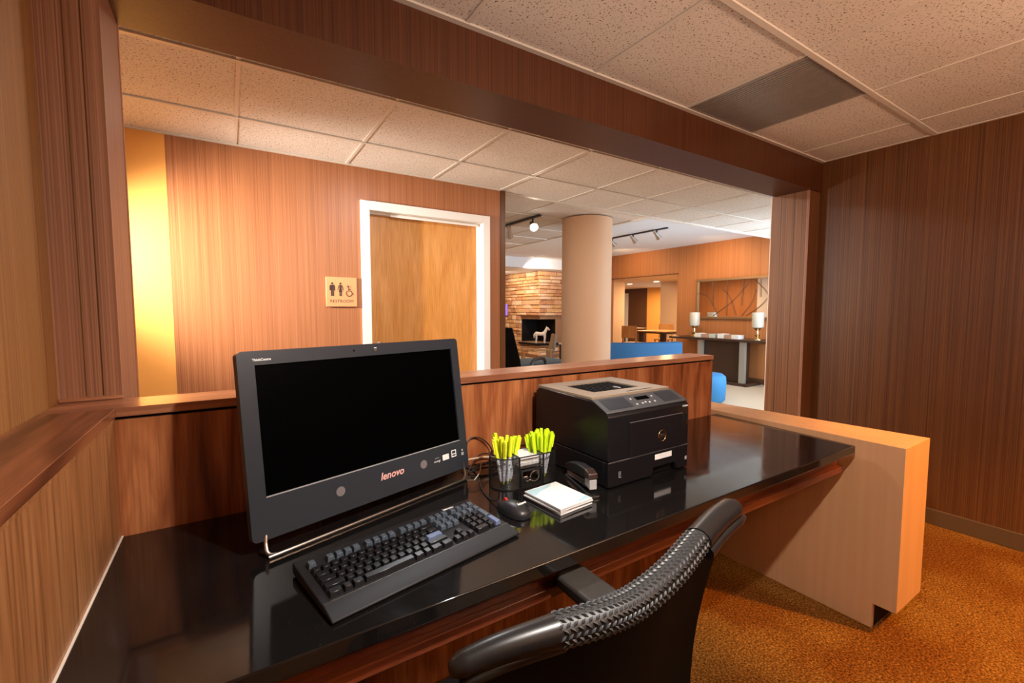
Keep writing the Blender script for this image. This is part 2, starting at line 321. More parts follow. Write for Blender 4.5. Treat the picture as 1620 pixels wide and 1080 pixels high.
# ------------------------------------------------------------------ floor, walls
struct('floor', M['carpet'], (-0.6, 3.75, -2.6, 1.80, -0.05, 0.0))
struct('floor_lobby', M['beige_floor'], (-1.7, 15.0, 1.80, 16.2, -0.05, 0.0))
struct('wall_left', M['lam_left_lit'], (-0.52, -0.37, -2.5, 1.55, 0, CZ))
lw = struct('wall_left_ledge', M['wal_left'], (-0.369, -0.24, -2.5, 1.40, 0, 1.055))
box('ledge_cap', M['wal_y'], (-0.369, -0.236, -2.5, 1.396, 1.0555, 1.078), lw, bevel=0.0012)
box('edge_strip', M['wal_left'], (-0.2395, -0.2385, -2.5, 1.396, 1.047, 1.055), lw)
pw = struct('wall_partition', M['wal_z'], (-0.369, 2.15, 1.401, 1.540, 0, 1.048))
box('ledge_cap', M['wal_x'], (-0.369, 2.152, 1.3965, 1.545, 1.0555, 1.078), pw, bevel=0.0015)
box('shadow_gap', M['soot'], (-0.369, 2.145, 1.409, 1.535, 1.048, 1.0555), pw)
pl = struct('trim_1', M['lam_coarse'], (-0.52, -0.247, 1.5505, 1.80, 0, 2.1595))
box('base_bead', M['wal_x'], (-0.369, -0.244, 1.5455, 1.5505, 1.0785, 1.087), pl, bevel=0.001)
for px in (-0.318, -0.285): box('groove_strip', M['lam'], (px, px + 0.0025, 1.5493, 1.5505, 1.09, 2.159), pl)
box('jamb_edge', M['orange'], (-0.2475, -0.2455, 1.785, 1.801, 0.0, 2.159), pl)
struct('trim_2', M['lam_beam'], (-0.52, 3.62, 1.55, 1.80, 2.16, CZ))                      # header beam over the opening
pr_ = struct('trim_3', M['lam_jamb_lit'], (3.47, 3.62, 1.56, 1.815, 0, 2.159))
box('corner_bead', M['lam_coarse'], (3.4665, 3.47, 1.556, 1.575, 0.0, 2.158), pr_)
box('groove_strip', M['espresso'], (3.4685, 3.47, 1.745, 1.748, 0, 2.158), pr_)
box('groove_strip', M['espresso'], (3.4685, 3.47, 1.655, 1.657, 0, 2.158), pr_)
box('lit_edge_strip', M['pale'], (3.468, 3.62, 1.815, 1.82, 0, 2.158), pr_)  # pale strip imitating daylight that catches the far edge
wr = struct('wall_right', M['lam'], (3.62, 3.75, -2.5, 1.815, 0, CZ))
for y in (0.34, -0.88): box('panel_joint', M['espresso'], (3.6185, 3.62, y, y + 0.003, 0.09, CZ), wr)
struct('baseboard_right', M['basebrown'], (3.606, 3.6195, -2.5, 1.555, 0, 0.095), bevel=0.003)
struct('wall_front', M['lam'], (-0.52, 3.75, -2.62, -2.5, 0, CZ))
# corridor behind the partition, with the restroom door
wb = MB(); wb.box(-0.283, 0.85, 3.41, 3.54, 0, CZ); wb.box(1.93, 2.10, 3.41, 3.54, 0, CZ); wb.box(0.85, 1.93, 3.41, 3.54, 2.12, CZ)
wb = wb.build('wall_back', M['lam_rest_lit'], kind='structure')
box('corner_bead', M['lam'], (2.045, 2.1005, 3.407, 3.41, 0, CZ - 0.001), wb)
struct('wall_back_ochre', M['yellow'], (-1.6, -0.284, 3.41, 3.54, 0, CZ))
struct('wall_corridor_end', M['pale'], (-1.72, -1.6, 1.6, 3.54, 0, CZ))
struct('wall_corridor_near', M['pale'], (-1.6, -0.521, 1.62, 1.80, 0, CZ))
sw = struct('wall_restroom_side', M['pale'], (1.98, 2.099, 3.541, 7.6, 0, CZ))
struct('wall_restroom_side_far', M['orange'], (1.98, 2.099, 7.6, 12.5, 0, RZ))
# lobby
wl = MB(); wl.box(8.0, 8.14, 1.9, 6.07, 0, RZ); wl.box(8.0, 8.14, 8.05, 9.80, 0, RZ); wl.box(8.0, 8.14, 6.07, 8.05, 2.10, RZ)
wl = wl.build('wall_lobby', M['orange'], kind='structure')
box('opening_trim', M['dkbrown'], (7.985, 8.0, 6.05, 8.07, 2.085, 2.105), wl)
struct('baseboard_lobby', M['dkbrown'], (7.985, 7.9995, 1.95, 6.07, 0, 0.10), bevel=0.003)
wn = MB(); wn.box(3.75, 4.3, 1.82, 1.93, 0, RZ); wn.box(7.7, 8.0, 1.82, 1.93, 0, RZ); wn.box(4.3, 7.7, 1.82, 1.93, 0, 0.45); wn.box(4.3, 7.7, 1.82, 1.93, 2.45, RZ)
wn.build('wall_lobby_front', M['pale'], kind='structure')
win = MB(); 
for x in (4.3, 5.4, 6.55, 7.64): win.box(x, x + 0.06, 1.84, 1.91, 0.45, 2.45)
win.box(4.36, 7.64, 1.84, 1.91, 0.45, 0.51); win.box(4.36, 7.64, 1.84, 1.91, 2.39, 2.45)
win = win.build('window_1', M['white_paint'], kind='structure')
for a, b in ((4.36, 5.4), (5.46, 6.55), (6.61, 7.64)): box('pane', M['glasspane'], (a, b, 1.868, 1.874, 0.51, 2.39), win)
struct('wall_lobby_back', M['orange'], (2.099, 7.12, 12.4, 12.5, 0, RZ))
# dining room seen through the opening
struct('wall_dining_pale', M['cream'], (14.6, 14.7, 13.86, 16.2, 0, 2.35))
struct('trim_4', M['white_paint'], (14.55, 14.6, 13.55, 13.85, 0, 2.08))
struct('wall_dining_brown', M['dkbrown'], (14.6, 14.7, 12.45, 13.86, 0, 2.35))
struct('wall_dining_ochre', M['yellow'], (14.5, 14.7, 11.75, 12.45, 0, 2.35))
struct('wall_dining_cream', M['cream'], (12.0, 12.15, 7.0, 9.75, 0, 2.35))
struct('wall_dining_end', M['cream'], (8.14, 15.0, 16.2, 16.3, 0, 2.35))
struct('wall_dining_near', M['cream'], (8.14, 15.0, 4.9, 5.0, 0, 2.35))
struct('trim_5', M['cream'], (9.3, 9.75, 9.2, 9.6, 0, 2.26))
struct('ceiling_dining', M['cream'], (8.141, 15.0, 5.0, 16.2, 2.26, 2.34))

# ------------------------------------------------------------------ ceilings: every tile its own piece
ceil = struct('ceiling', M['ventdark'], (-1.7, 8.0, -2.5, 3.46, CZ + 0.022, CZ + 0.05))
_tm = {}
def tile(x0, x1, y0, y1, parent):
    g = 0.008; key = (round(x1 - x0, 3), round(y1 - y0, 3))
    if key not in _tm:
        hx, hy = key[0] / 2 - g, key[1] / 2 - g
        o = MB().box(-hx, hx, -hy, hy, 0.0, 0.018).build('ceiling_tile', M['tile'], parent); _tm[key] = o.data
    else:
        o = bpy.data.objects.new('ceiling_tile', _tm[key]); C.objects.link(o); o.parent = parent
    o.location = ((x0 + x1) / 2, (y0 + y1) / 2, CZ + 0.003)
def grid(xs, ys, parent, skip=()):
    for a, b in zip(xs, xs[1:]):
        for c, d in zip(ys, ys[1:]):
            if (a, c) not in skip: tile(a, b, c, d, parent)
    for y in ys: box('main_tee', M['tee'], (xs[0], xs[-1], y - 0.012, y + 0.012, CZ - 0.006, CZ + 0.002), parent)
    for x in xs:
        for c, d in zip(ys, ys[1:]): box('cross_tee', M['tee'], (x - 0.009, x + 0.009, c + 0.012, d - 0.012, CZ - 0.002, CZ + 0.002), parent)
grid([-0.36, 0.15, 0.78, 1.41, 2.055, 2.665, 3.28, 3.61], [-2.48, -2.16, -1.54, -0.92, -0.30, 0.32, 0.945, 1.538], ceil, skip=((2.055, 0.945),))
grid([-1.59, -1.21, -0.59, 0.075, 0.755, 1.42, 2.045], [1.815, 2.27, 2.92, 3.40], ceil)
grid([2.063, 2.735, 3.36, 3.99], [1.815, 2.27, 2.92, 3.455], ceil)
grid([4.0, 4.62, 5.24, 5.86, 6.48, 7.10, 7.72, 7.99], [1.945, 2.27, 2.92, 3.45], ceil)
ceil2 = struct('ceiling_lobby_side', M['ventdark'], (2.1, 4.02, 3.46, 9.3, CZ + 0.022, CZ + 0.05))
grid([2.11, 2.735, 3.36, 4.01], [3.48, 4.09, 4.71, 5.33, 5.95, 6.57, 7.19, 7.81, 8.43, 9.05], ceil2)
rc = struct('ceiling_lobby_raised', M['white_ceiling'], (2.1, 8.14, 3.40, 12.5, RZ, RZ + 0.05))
struct('trim_6', M['white_paint'], (4.02, 8.0, 3.461, 3.50, CZ - 0.008, RZ))
struct('trim_7', M['white_paint'], (4.02, 4.06, 3.50, 9.299, CZ - 0.008, RZ))
struct('ceiling_stone_soffit', M['white_ceiling'], (2.1, 8.0, 9.3, 12.4, 2.40, RZ))

vt = thing('ceiling_vent', 'grey louvred air vent set in the office tile ceiling', 'vent', (2.36, 1.24, CZ))
box('duct', M['soot'], (-0.29, 0.29, -0.28, 0.28, 0.006, 0.015), vt)
fr = MB(); fr.box(-0.292, 0.292, -0.285, -0.275, -0.002, 0.006); fr.box(-0.292, 0.292, 0.275, 0.283, -0.002, 0.006); fr.box(-0.292, -0.284, -0.275, 0.275, -0.002, 0.006); fr.box(0.284, 0.292, -0.275, 0.275, -0.002, 0.006)
fr.build('frame', M['vent'], vt)
sl = MB()
for k in range(30): x = -0.279 + k * 0.0190; sl.box(x, x + 0.0105, -0.274, 0.274, -0.001, 0.006)
for k in range(5): y = -0.22 + k * 0.11; sl.box(-0.283, 0.283, y, y + 0.002, 0.001, 0.006)
sl.build('louvre_grille', M['vent'], vt, kind='stuff')

# restroom door
d = MB(); d.box(0.845, 0.91, 3.388, 3.54, 0, 2.125); d.box(1.868, 1.934, 3.388, 3.54, 0, 2.125); d.box(0.91, 1.868, 3.388, 3.54, 2.06, 2.125)
d.box(0.91, 0.925, 3.455, 3.54, 0, 2.06); d.box(1.853, 1.868, 3.455, 3.54, 0, 2.06); d.box(0.925, 1.853, 3.455, 3.54, 2.045, 2.06)
door = d.build('door_1', M['white_paint'], kind='structure', bevel=0.003)
slab = box('door_leaf', M['oak'], (0.926, 1.852, 3.49, 3.535, 0.01, 2.044), door, bevel=0.002)
h = MB(); h.lathe([(0.028, 0), (0.028, 0.008), (0.012, 0.010), (0.012, 0.05)], n=16); 
h = h.build('door_handle', M['silver'], slab, mtx=Matrix.Translation((0.99, 3.4895, 1.045)) @ Matrix.Rotation(R(90), 4, 'X'), smooth=True)
MB().tube([(0.985, 3.445, 1.045), (1.05, 3.443, 1.046), (1.10, 3.447, 1.042)], [0.011, 0.009, 0.008], 10).build('lever', M['silver'], slab, smooth=True)
box('door_closer_rail', M['white_paint'], (1.08, 1.84, 3.44, 3.4545, 2.035, 2.058), door, bevel=0.003)

# restroom sign
sg = thing('restroom_sign', 'square copper restroom sign with three dark pictograms beside the oak door', 'sign', (0.70, 3.409, 1.45))
sg.location = (0.699, 3.409, 1.343)
XZ = lambda x, y, z: Matrix.Translation((x, y, z)) @ Matrix.Rotation(R(90), 4, 'X')
box('plate', M['copper'], (-0.107, 0.107, -0.014, -0.002, 0, 0.212), sg, bevel=0.002)
def picto(polys, name):
    mb = MB()
    for p in polys: mb.prism(p, 'y', -0.0155, -0.0138)
    return mb.build(name, M['ink'], sg)
def man(cx, skirt):
    out = [[(cx + 0.0075 * math.cos(a * math.pi / 6), 0.166 + 0.0075 * math.sin(a * math.pi / 6)) for a in range(12)]]
    if not skirt:
        out += [[(cx - 0.014, 0.118), (cx - 0.010, 0.118), (cx + 0.010, 0.118), (cx + 0.012, 0.156), (cx - 0.012, 0.156)], [(cx - 0.019, 0.115), (cx - 0.0135, 0.115), (cx - 0.0125, 0.155), (cx - 0.018, 0.150)], [(cx + 0.0135, 0.115), (cx + 0.019, 0.115), (cx + 0.018, 0.150), (cx + 0.0125, 0.155)],
                [(cx - 0.010, 0.076), (cx - 0.001, 0.076), (cx - 0.001, 0.118), (cx - 0.010, 0.118)], [(cx + 0.001, 0.076), (cx + 0.010, 0.076), (cx + 0.010, 0.118), (cx + 0.001, 0.118)]]
    else:
        out += [[(cx - 0.013, 0.106), (cx + 0.013, 0.106), (cx + 0.007, 0.130), (cx + 0.009, 0.156), (cx - 0.009, 0.156), (cx - 0.007, 0.130)], [(cx - 0.021, 0.121), (cx - 0.017, 0.118), (cx - 0.0095, 0.150), (cx - 0.0125, 0.155)], [(cx + 0.017, 0.118), (cx + 0.021, 0.121), (cx + 0.0125, 0.155), (cx + 0.0095, 0.150)],
                [(cx - 0.008, 0.076), (cx - 0.001, 0.076), (cx - 0.001, 0.106), (cx - 0.008, 0.106)], [(cx + 0.001, 0.076), (cx + 0.008, 0.076), (cx + 0.008, 0.106), (cx + 0.001, 0.106)]]
    return out
picto(man(-0.064, False), 'man_pictogram'); picto(man(-0.008, True), 'woman_pictogram')
mb = MB(); cx = 0.052
mb.tube([(cx + 0.021 * math.cos(R(a)), -0.0145, 0.097 + 0.021 * math.sin(R(a))) for a in range(125, 371, 15)], 0.0028, 6)
mb.tube([(cx - 0.006, -0.0145, 0.142), (cx - 0.003, -0.0145, 0.114), (cx + 0.014, -0.0145, 0.113), (cx + 0.022, -0.0145, 0.094), (cx + 0.030, -0.0145, 0.092)], 0.0032, 6)
mb.tube([(cx - 0.005, -0.0145, 0.126), (cx + 0.012, -0.0145, 0.125)], 0.0026, 6); mb.ball((cx - 0.007, -0.0145, 0.148), 0.0065, 10, 6)
mb.build('wheelchair_pictogram', M['ink'], sg)
text('lettering', 'RESTROOM', 0.031, M['ink'], sg, XZ(0.0, -0.0142, 0.038), spacing=1.03)

# ------------------------------------------------------------------ desk
DZ = 0.76
desk = thing('desk', 'long polished black granite desk counter with dark cherry apron along the partition', 'desk', (0, 0, 0))
top = MB(); top.prism([(-0.2395, 0.752), (2.150, 0.752), (2.196, 1.4005), (-0.2395, 1.4005)], 'z', DZ - 0.032, DZ)
top.build('countertop', M['granite'], desk, bevel=0.003)
box('apron', M['cherry'], (-0.2395, 2.16, 0.815, 0.835, 0.64, DZ - 0.032), desk, bevel=0.002)
box('rail', M['cherry'], (-0.2395, 2.16, 0.795, 0.815, 0.636, 0.662), desk, bevel=0.002)
box('sealant_bead', M['pale'], (-0.2398, -0.236, 0.76, 1.40, DZ + 0.0002, DZ + 0.002), lw)
ep = thing('desk_end_cabinet', 'thick maple end panel with a toe notch closing off the black desk', 'panel', (2.33, 1.0, 0))
e = MB(); side = [(0.605, 0.105), (0.605, 0.777), (1.62, 0.777), (1.62, 0.0), (0.682, 0.0), (0.682, 0.105)]
def ex(y, right): return (2.474 - (y - 0.605) * 0.09) if right else (2.2005)
e.loft([[(ex(y, False) - 2.33, y - 1.0, z) for y, z in side], [(ex(y, True) - 2.33, y - 1.0, z) for y, z in side]])
e.build('carcass', M['maple'], ep, bevel=0.0015)
box('toe_recess', M['soot'], (-0.11, 0.12, -0.317, -0.3185, 0.001, 0.10), ep)

# ------------------------------------------------------------------ all-in-one computer
pc = thing('all_in_one_computer', 'black widescreen all-in-one computer on a bent wire stand', 'computer', (0.342, 1.202, DZ), 16.9)
W2 = 0.3295; TL = R(7.6)
def scr(u, v, wv): # u right, v up the panel, wv toward the viewer
    return Vector((u, 0.0 + v * math.sin(TL) - wv * math.cos(TL), 0.035 + v * math.cos(TL) + wv * math.sin(TL)))
MS = Matrix(((1, 0, 0, 0), (0, math.sin(TL), -math.cos(TL), 0), (0, math.cos(TL), math.sin(TL), 0.035), (0, 0, 0, 1)))
H = 0.428
fr = MB(); outer = rrect(-W2, W2, 0, H, 0.012, 4); inn = [(-W2 + 0.036, 0.094), (W2 - 0.030, 0.094), (W2 - 0.030, H - 0.033), (-W2 + 0.036, H - 0.033)]
# bezel as four bars around the screen, rounded outer corners
def barpoly(mb, poly, w0, w1): mb.prism(poly, 'z', w0, w1)
xl, xr, yb, yt = inn[0][0], inn[1][0], inn[0][1], inn[2][1]
n4 = len(outer) // 4
br, tr, tl, bl = outer[:n4], outer[n4:2 * n4], outer[2 * n4:3 * n4], outer[3 * n4:]
barpoly(fr, bl + br + [(W2, yb), (-W2, yb)], -0.022, 0.0); barpoly(fr, tr + tl + [(-W2, yt), (W2, yt)], -0.022, 0.0)
fr.box(-W2, xl, yb, yt, -0.022, 0.0); fr.box(xr, W2, yb, yt, -0.022, 0.0)
bez = fr.build('bezel', M['bezel'], pc, mtx=MS)
MB().box(xl, xr, yb, yt, -0.02, -0.006).build('screen', M['screen'], pc, mtx=MS)
e = MB(); e.box(xl, xr, yb - 0.0012, yb + 0.0005, -0.006, 0.0006); e.build('screen_edge', M['greyprint'], pc, mtx=MS)
bk = MB(); bk.loft([[(a, b, -0.022) for a, b in rrect(-W2 + 0.004, W2 - 0.004, 0.004, H - 0.004, 0.012)], [(a, b, -0.032) for a, b in rrect(-W2 + 0.01, W2 - 0.01, 0.012, H - 0.012, 0.012)], [(a, b, -0.062) for a, b in rrect(-W2 + 0.10, W2 - 0.10, 0.05, H - 0.08, 0.03)]])
bk.build('rear_housing', M['blk_soft'], pc, mtx=MS, smooth=True)
# wire stand: front bar bent down from both lower corners, plus rear prop
ws = MB(); st = [(-0.300, 0.006, 0.046), (-0.304, -0.004, 0.024), (-0.303, -0.014, 0.010), (-0.288, -0.021, 0.0050), (-0.26, -0.022, 0.0046), (0.255, -0.016, 0.0046), (0.284, -0.015, 0.0055), (0.302, -0.009, 0.014), (0.308, 0.000, 0.030), (0.310, 0.006, 0.054)]
ws.tube(smoothpts(st, 6), 0.0045, 10); ws.build('wire_foot', M['gun'], pc, smooth=True)
ws = MB(); ws.tube([(-0.12, 0.085, 0.18), (-0.12, 0.125, 0.0055), (0.12, 0.125, 0.0055), (0.12, 0.085, 0.18)], 0.0045, 8); ws.build('rear_prop', M['gun'], pc, smooth=True)
text('maker_lettering', 'lenovo', 0.028, M['pinkprint'], pc, MS @ Matrix.Translation((0.037, 0.056, 0.0003)), shear=0.25, bold=0.0006)
text('model_lettering', 'ThinkCentre', 0.0078, M['white'], pc, MS @ Matrix.Translation((-W2 + 0.052, H - 0.021, 0.0003)), bold=0.0002)
MB().lathe([(0.012, 0), (0.012, 0.0004)], (-0.118, 0.054, 0), 20).build('dot_sticker', M['dot'], pc, mtx=MS)
MB().lathe([(0.0125, 0), (0.0125, 0.0004)], (0.148, 0.054, 0), 20).build('dot_sticker', M['dot'], pc, mtx=MS)
MB().box(0.222, 0.248, 0.046, 0.063, 0, 0.0004).build('white_sticker', M['white'], pc, mtx=MS)
q = MB(); q.box(0.259, 0.279, 0.047, 0.050, 0, 0.0004); q.box(0.259, 0.279, 0.066, 0.069, 0, 0.0004); q.box(0.259, 0.262, 0.05, 0.066, 0, 0.0004); q.box(0.276, 0.279, 0.05, 0.066, 0, 0.0004); q.box(0.262, 0.276, 0.055, 0.058, 0, 0.0004)
q.build('rating_sticker', M['white'], pc, mtx=MS)
text('sticker_lettering', 'energy', 0.009, M['white'], pc, MS @ Matrix.Translation((0.200, 0.050, 0.0002)))
text('sticker_lettering', 'power', 0.006, M['greyprint'], pc, MS @ Matrix.Translation((0.200, 0.060, 0.0002)))
q = MB(); q.ball((0.306, 0.060, 0), 0.004, 10, 6, 1, 1, 0.2); q.box(0.301, 0.311, 0.044, 0.053, 0, 0.0004); q.build('power_mark', M['greyprint'], pc, mtx=MS)
MB().lathe([(0.0035, 0), (0.0035, 0.0004)], (-0.045, H - 0.016, 0), 12).build('microphone_hole', M['soot'], pc, mtx=MS)
cm = MB().lathe([(0.0055, 0), (0.0055, 0.0006)], (0.02, H - 0.017, 0), 16).build('camera_lens', M['gun'], pc, mtx=MS)
MB().box(0.016, 0.024, H - 0.013, H - 0.011, 0.0006, 0.001).build('lens_slider', M['white'], cm, mtx=MS)

# ------------------------------------------------------------------ keyboard, every key a part
kb = thing('keyboard', 'full-size black keyboard with slate function keys in front of the computer', 'keyboard', (0.133, 0.793, DZ), 11.0)
KW, KD = 0.458, 0.205
body = MB(); prof = [(0.0, 0.003), (0.0, 0.008), (0.042, 0.018), (0.050, 0.017), (0.182, 0.026), (0.210, 0.027), (0.210, 0.006), (0.200, 0.003)]
body.prism([(y, z) for y, z in prof], 'x', 0.0, KW); bd = body.build('case', M['blk_soft'], kb, bevel=0.002)
for fx in (0.03, KW - 0.06):
    for fy in (0.012, 0.18): box('rubber_foot', M['cable'], (fx, fx + 0.03, fy, fy + 0.009, 0, 0.0035), kb)
MB().box(0.0, KW, 0.0425, 0.0437, 0.0178, 0.0186).build('crease', M['gun'], kb)
slope = math.atan2(0.009, 0.122); _km = {}
U = 0.0189
def key(x, row, wu=1.0, m='key', du=1.0):
    kx = (wu, m, du)
    if kx not in _km:
        w_ = wu * U - 0.0022; dd = du * 0.0209 - 0.0024; hh = 0.0105; t1 = 0.0022
        mb = MB(); mb.loft([[(0, 0, 0), (w_, 0, 0), (w_, dd, 0), (0, dd, 0)], [(t1, t1 * 0.6, hh), (w_ - t1, t1 * 0.6, hh), (w_ - t1, dd - t1 * 1.6, hh), (t1, dd - t1 * 1.6, hh)]])
        o = mb.build('key', M[m], kb, bevel=0.0007, seg=1); _km[kx] = o.data
    else:
        o = bpy.data.objects.new('key', _km[kx]); C.objects.link(o); o.parent = kb
        b = o.modifiers.new('bevel', 'BEVEL'); b.width = 0.0007; b.segments = 1; b.limit_method = 'ANGLE'; b.angle_limit = R(30)
    y = 0.0525 + row * 0.0209
    o.location = (0.017 + x * U, y, 0.017 + (y - 0.05) * math.tan(slope) - 0.0003); o.rotation_euler = (slope, 0, 0); return o
X = 0
for wu, m in ((1.5, 'key'), (1, 'key'), (1.25, 'key'), (6, 'key'), (1.25, 'key'), (1, 'key'), (1.5, 'key'), (1.5, 'key')): key(X, 0, wu, m); X += wu
for r_, lay in ((1, [2.25] + [1] * 10 + [2.75]), (2, [1.75] + [1] * 11 + [2.25]), (3, [1.5] + [1] * 12 + [1.5]), (4, [1] * 13 + [2])):
    X = 0
    for k, wu in enumerate(lay): key(X, r_, wu, 'key_blue' if (r_ == 2 and k == len(lay) - 1) else 'key'); X += wu
key(0, 5.25, 1, 'key_grey')
for g0 in (2, 6.5, 11):
    for k in range(4): key(g0 + k, 5.25, 1, 'key_grey')
for k in range(3): key(15.35 + k, 5.25, 1, 'key_grey'); key(15.35 + k, 4, 1, 'key_grey'); key(15.35 + k, 3, 1, 'key_grey'); key(15.35 + k, 0, 1, 'key')
key(16.35, 1, 1, 'key')
for k in range(3):
    for r_ in (1, 2, 3): key(18.7 + k, r_, 1, 'key')
    key(18.7 + k, 4, 1, 'key_grey'); key(18.7 + k, 5.25, 1, 'key_grey')
key(18.7, 0, 2, 'key'); key(20.7, 0, 1, 'key'); key(21.7, 4, 1, 'key_grey'); key(21.7, 2, 1, 'key_grey', 2); key(21.7, 0, 1, 'key_blue', 2)
key(21.7, 5.25, 1, 'key_grey')
text('keyboard_lettering', 'lenovo', 0.012, M['white'], kb, Matrix.Translation((0.385, 0.1965, 0.0275)) @ Matrix.Rotation(slope * 0.5, 4, 'X'), bold=0.0003)

# ------------------------------------------------------------------ mouse
ms = thing('mouse', 'black corded mouse with a red scroll wheel beside the keyboard', 'mouse', (0.638, 0.995, DZ), 8)
sh = MB(); rings = []
for k in range(13):
    t = k / 12; y = -0.056 + 0.112 * t; wd = 0.031 * (math.sin(math.pi * min(max(t * 0.96 + 0.02, 0.0), 1)) ** 0.35) * (0.95 + 0.1 * (1 - t)); hh = 0.036 * (math.sin(math.pi * (0.10 + 0.78 * t)) ** 0.7) * (1.0 - 0.28 * t)
    rings.append([(wd * math.cos(R(a)), y, 0.002 + hh * max(0, math.sin(R(a))) ** 0.75) for a in range(0, 181, 15)])
sh.loft(rings); shell = sh.build('shell', M['blk'], ms, smooth=True, ang=60)
MB().lathe([(0.0085, -0.003), (0.0085, 0.003)], (0, 0, 0), 16).build('scroll_wheel', M['red'], ms, mtx=Matrix.Translation((0, 0.034, 0.0225)) @ Matrix.Rotation(R(90), 4, 'Y'))
text('mouse_lettering', 'lenovo', 0.0105, M['white'], ms, Matrix.Translation((0.004, -0.030, 0.0355)) @ Matrix.Rotation(R(25), 4, 'X'), bold=0.0003)

# ------------------------------------------------------------------ cables
def cable(label, pts, r, m, name='cable'):
    pts = smoothpts(pts, 7); o = MB().tube(pts, r, 7).build(name, M[m], smooth=True); return tag(o, label, 'cable', None)
cable('thin black mouse cord running back behind the computer', [(0.628, 1.055, 0.775), (0.624, 1.10, 0.7635), (0.640, 1.18, 0.7625), (0.678, 1.27, 0.7625), (0.692, 1.34, 0.7625), (0.685, 1.385, 0.7625)], 0.002, 'cable')
cable('black cable looping up against the partition beside the computer', [(0.66, 1.36, 0.7635), (0.685, 1.375, 0.80), (0.70, 1.39, 0.85), (0.74, 1.39, 0.858), (0.785, 1.38, 0.82), (0.79, 1.36, 0.765), (0.80, 1.33, 0.7635)], 0.0025, 'cable')
cable('lower black cable looping beside the computer', [(0.67, 1.33, 0.7635), (0.70, 1.345, 0.79), (0.74, 1.36, 0.805), (0.79, 1.365, 0.79), (0.81, 1.35, 0.7637)], 0.0025, 'cable')
cable('beige cable lying across the loops behind the pen organizer', [(0.68, 1.36, 0.795), (0.74, 1.34, 0.80), (0.80, 1.325, 0.792)], 0.003, 'cablew')
cable('pale cable slanting over the desk between computer and organizer', [(0.655, 1.255, 0.7635), (0.69, 1.285, 0.772), (0.715, 1.32, 0.79)], 0.0018, 'cablew')
for k, (dx, z) in enumerate(((0.0, 0.774), (0.012, 0.783))):
    cable(('bundled black cable on the desk, nearest the granite', 'bundled black cable resting on the lowest one')[k], [(0.665 + dx, 1.32, z - 0.008), (0.72 + dx, 1.31 + 0.01 * k, z), (0.775 + dx, 1.30 + 0.015 * k, z - 0.004), (0.83, 1.315 + 0.02 * k, z - 0.009)], 0.003, 'cable')

# ------------------------------------------------------------------ mesh organizer with pens
OX0, OX1, OY0, OY1, OH = 0.672, 0.905, 1.118, 1.225, 0.098
og = thing('pen_organizer', 'black wire mesh desk organizer with two pen cups and a small drawer', 'organizer', ((OX0 + OX1) / 2, (OY0 + OY1) / 2, DZ), -3)
hw, hd = (OX1 - OX0) / 2, (OY1 - OY0) / 2
def stad(r=0.0): return arc(hw - hd, 0, hd + r, -90, 90, 14) + arc(-hw + hd, 0, hd + r, 90, 270, 14)
def wiremesh(path, z0, z1, closed, pitch=0.0046, rad=0.00046, name='wire_mesh', parent=og):
    """real woven wire: diagonal-free grid of thin square wires along a path"""
    P = [Vector((x, y, 0)) for x, y in path]; 
    if closed: P.append(P[0])
    L = [0]
    for a, b in zip(P, P[1:]): L.append(L[-1] + (b - a).length)
    def at(s):
        for i in range(len(P) - 1):
            if s <= L[i + 1] + 1e-9: return P[i].lerp(P[i + 1], (s - L[i]) / max(1e-9, L[i + 1] - L[i]))
        return P[-1]
    mb = MB(); n = int(L[-1] / pitch)
    for k in range(n + 1):
        p = at(L[-1] * k / n); mb.tube([(p.x, p.y, z0), (p.x, p.y, z1)], rad, 3)
    m = int((z1 - z0) / pitch); ring = [at(L[-1] * k / 60) for k in range(60 if closed else 61)]
    for k in range(m + 1):
        z = z0 + (z1 - z0) * k / m; mb.tube([(p.x, p.y, z) for p in ring], rad, 3, closed)
    return mb.build(name, M['wire'], parent, kind='stuff')
xm = 0.044
pathL = [(-xm, -hd)] + [(-xm, hd)] + arc(-hw + hd, 0, hd, 90, 270, 16)
pathR = [(xm, hd)] + [(xm, -hd)] + arc(hw - hd, 0, hd, -90, 90, 16)
wiremesh(pathL, 0.004, OH, True); wiremesh(pathR, 0.004, OH, True); wiremesh([(-xm, hd), (xm, hd)], 0.004, OH, False); wiremesh([(-xm, -hd), (xm, -hd)], 0.066, 0.084, False)
rim = MB(); rim.tube([(x, y, OH) for x, y in pathL], 0.0022, 8, True); rim.tube([(x, y, OH) for x, y in pathR], 0.0022, 8, True); rim.tube([(-xm, hd, OH), (xm, hd, OH)], 0.0022, 8); rim.tube([(-xm, -hd, OH), (xm, -hd, OH)], 0.0022, 8); rim.tube([(-xm, -hd, 0.064), (xm, -hd, 0.064)], 0.0022, 8)
rim.tube([(-xm, -hd, 0.003), (-xm, -hd, OH)], 0.0025, 8); rim.tube([(xm, -hd, 0.003), (xm, -hd, OH)], 0.0025, 8)
rim.build('rim', M['wire'], og, smooth=True)
bs = MB(); bs.prism(stad(), 'z', 0.0005, 0.004); bs.build('base_plate', M['wire'], og)
dr = MB(); dr.box(-xm + 0.005, xm - 0.005, -hd + 0.004, hd - 0.004, 0.006, 0.008); 
dr.box(-xm + 0.005, xm - 0.005, -hd - 0.002, -hd + 0.002, 0.052, 0.058); dr.box(-xm + 0.005, -xm + 0.011, -hd - 0.002, -hd + 0.002, 0.006, 0.052); dr.box(xm - 0.011, xm - 0.005, -hd - 0.002, -hd + 0.002, 0.006, 0.052); dr.box(-xm + 0.011, xm - 0.011, -hd - 0.002, -hd + 0.002, 0.006, 0.011)
dw = dr.build('drawer', M['wire'], og)
box('drawer_back', M['wire'], (-xm + 0.006, xm - 0.006, hd - 0.008, hd - 0.006, 0.008, 0.055), dw)
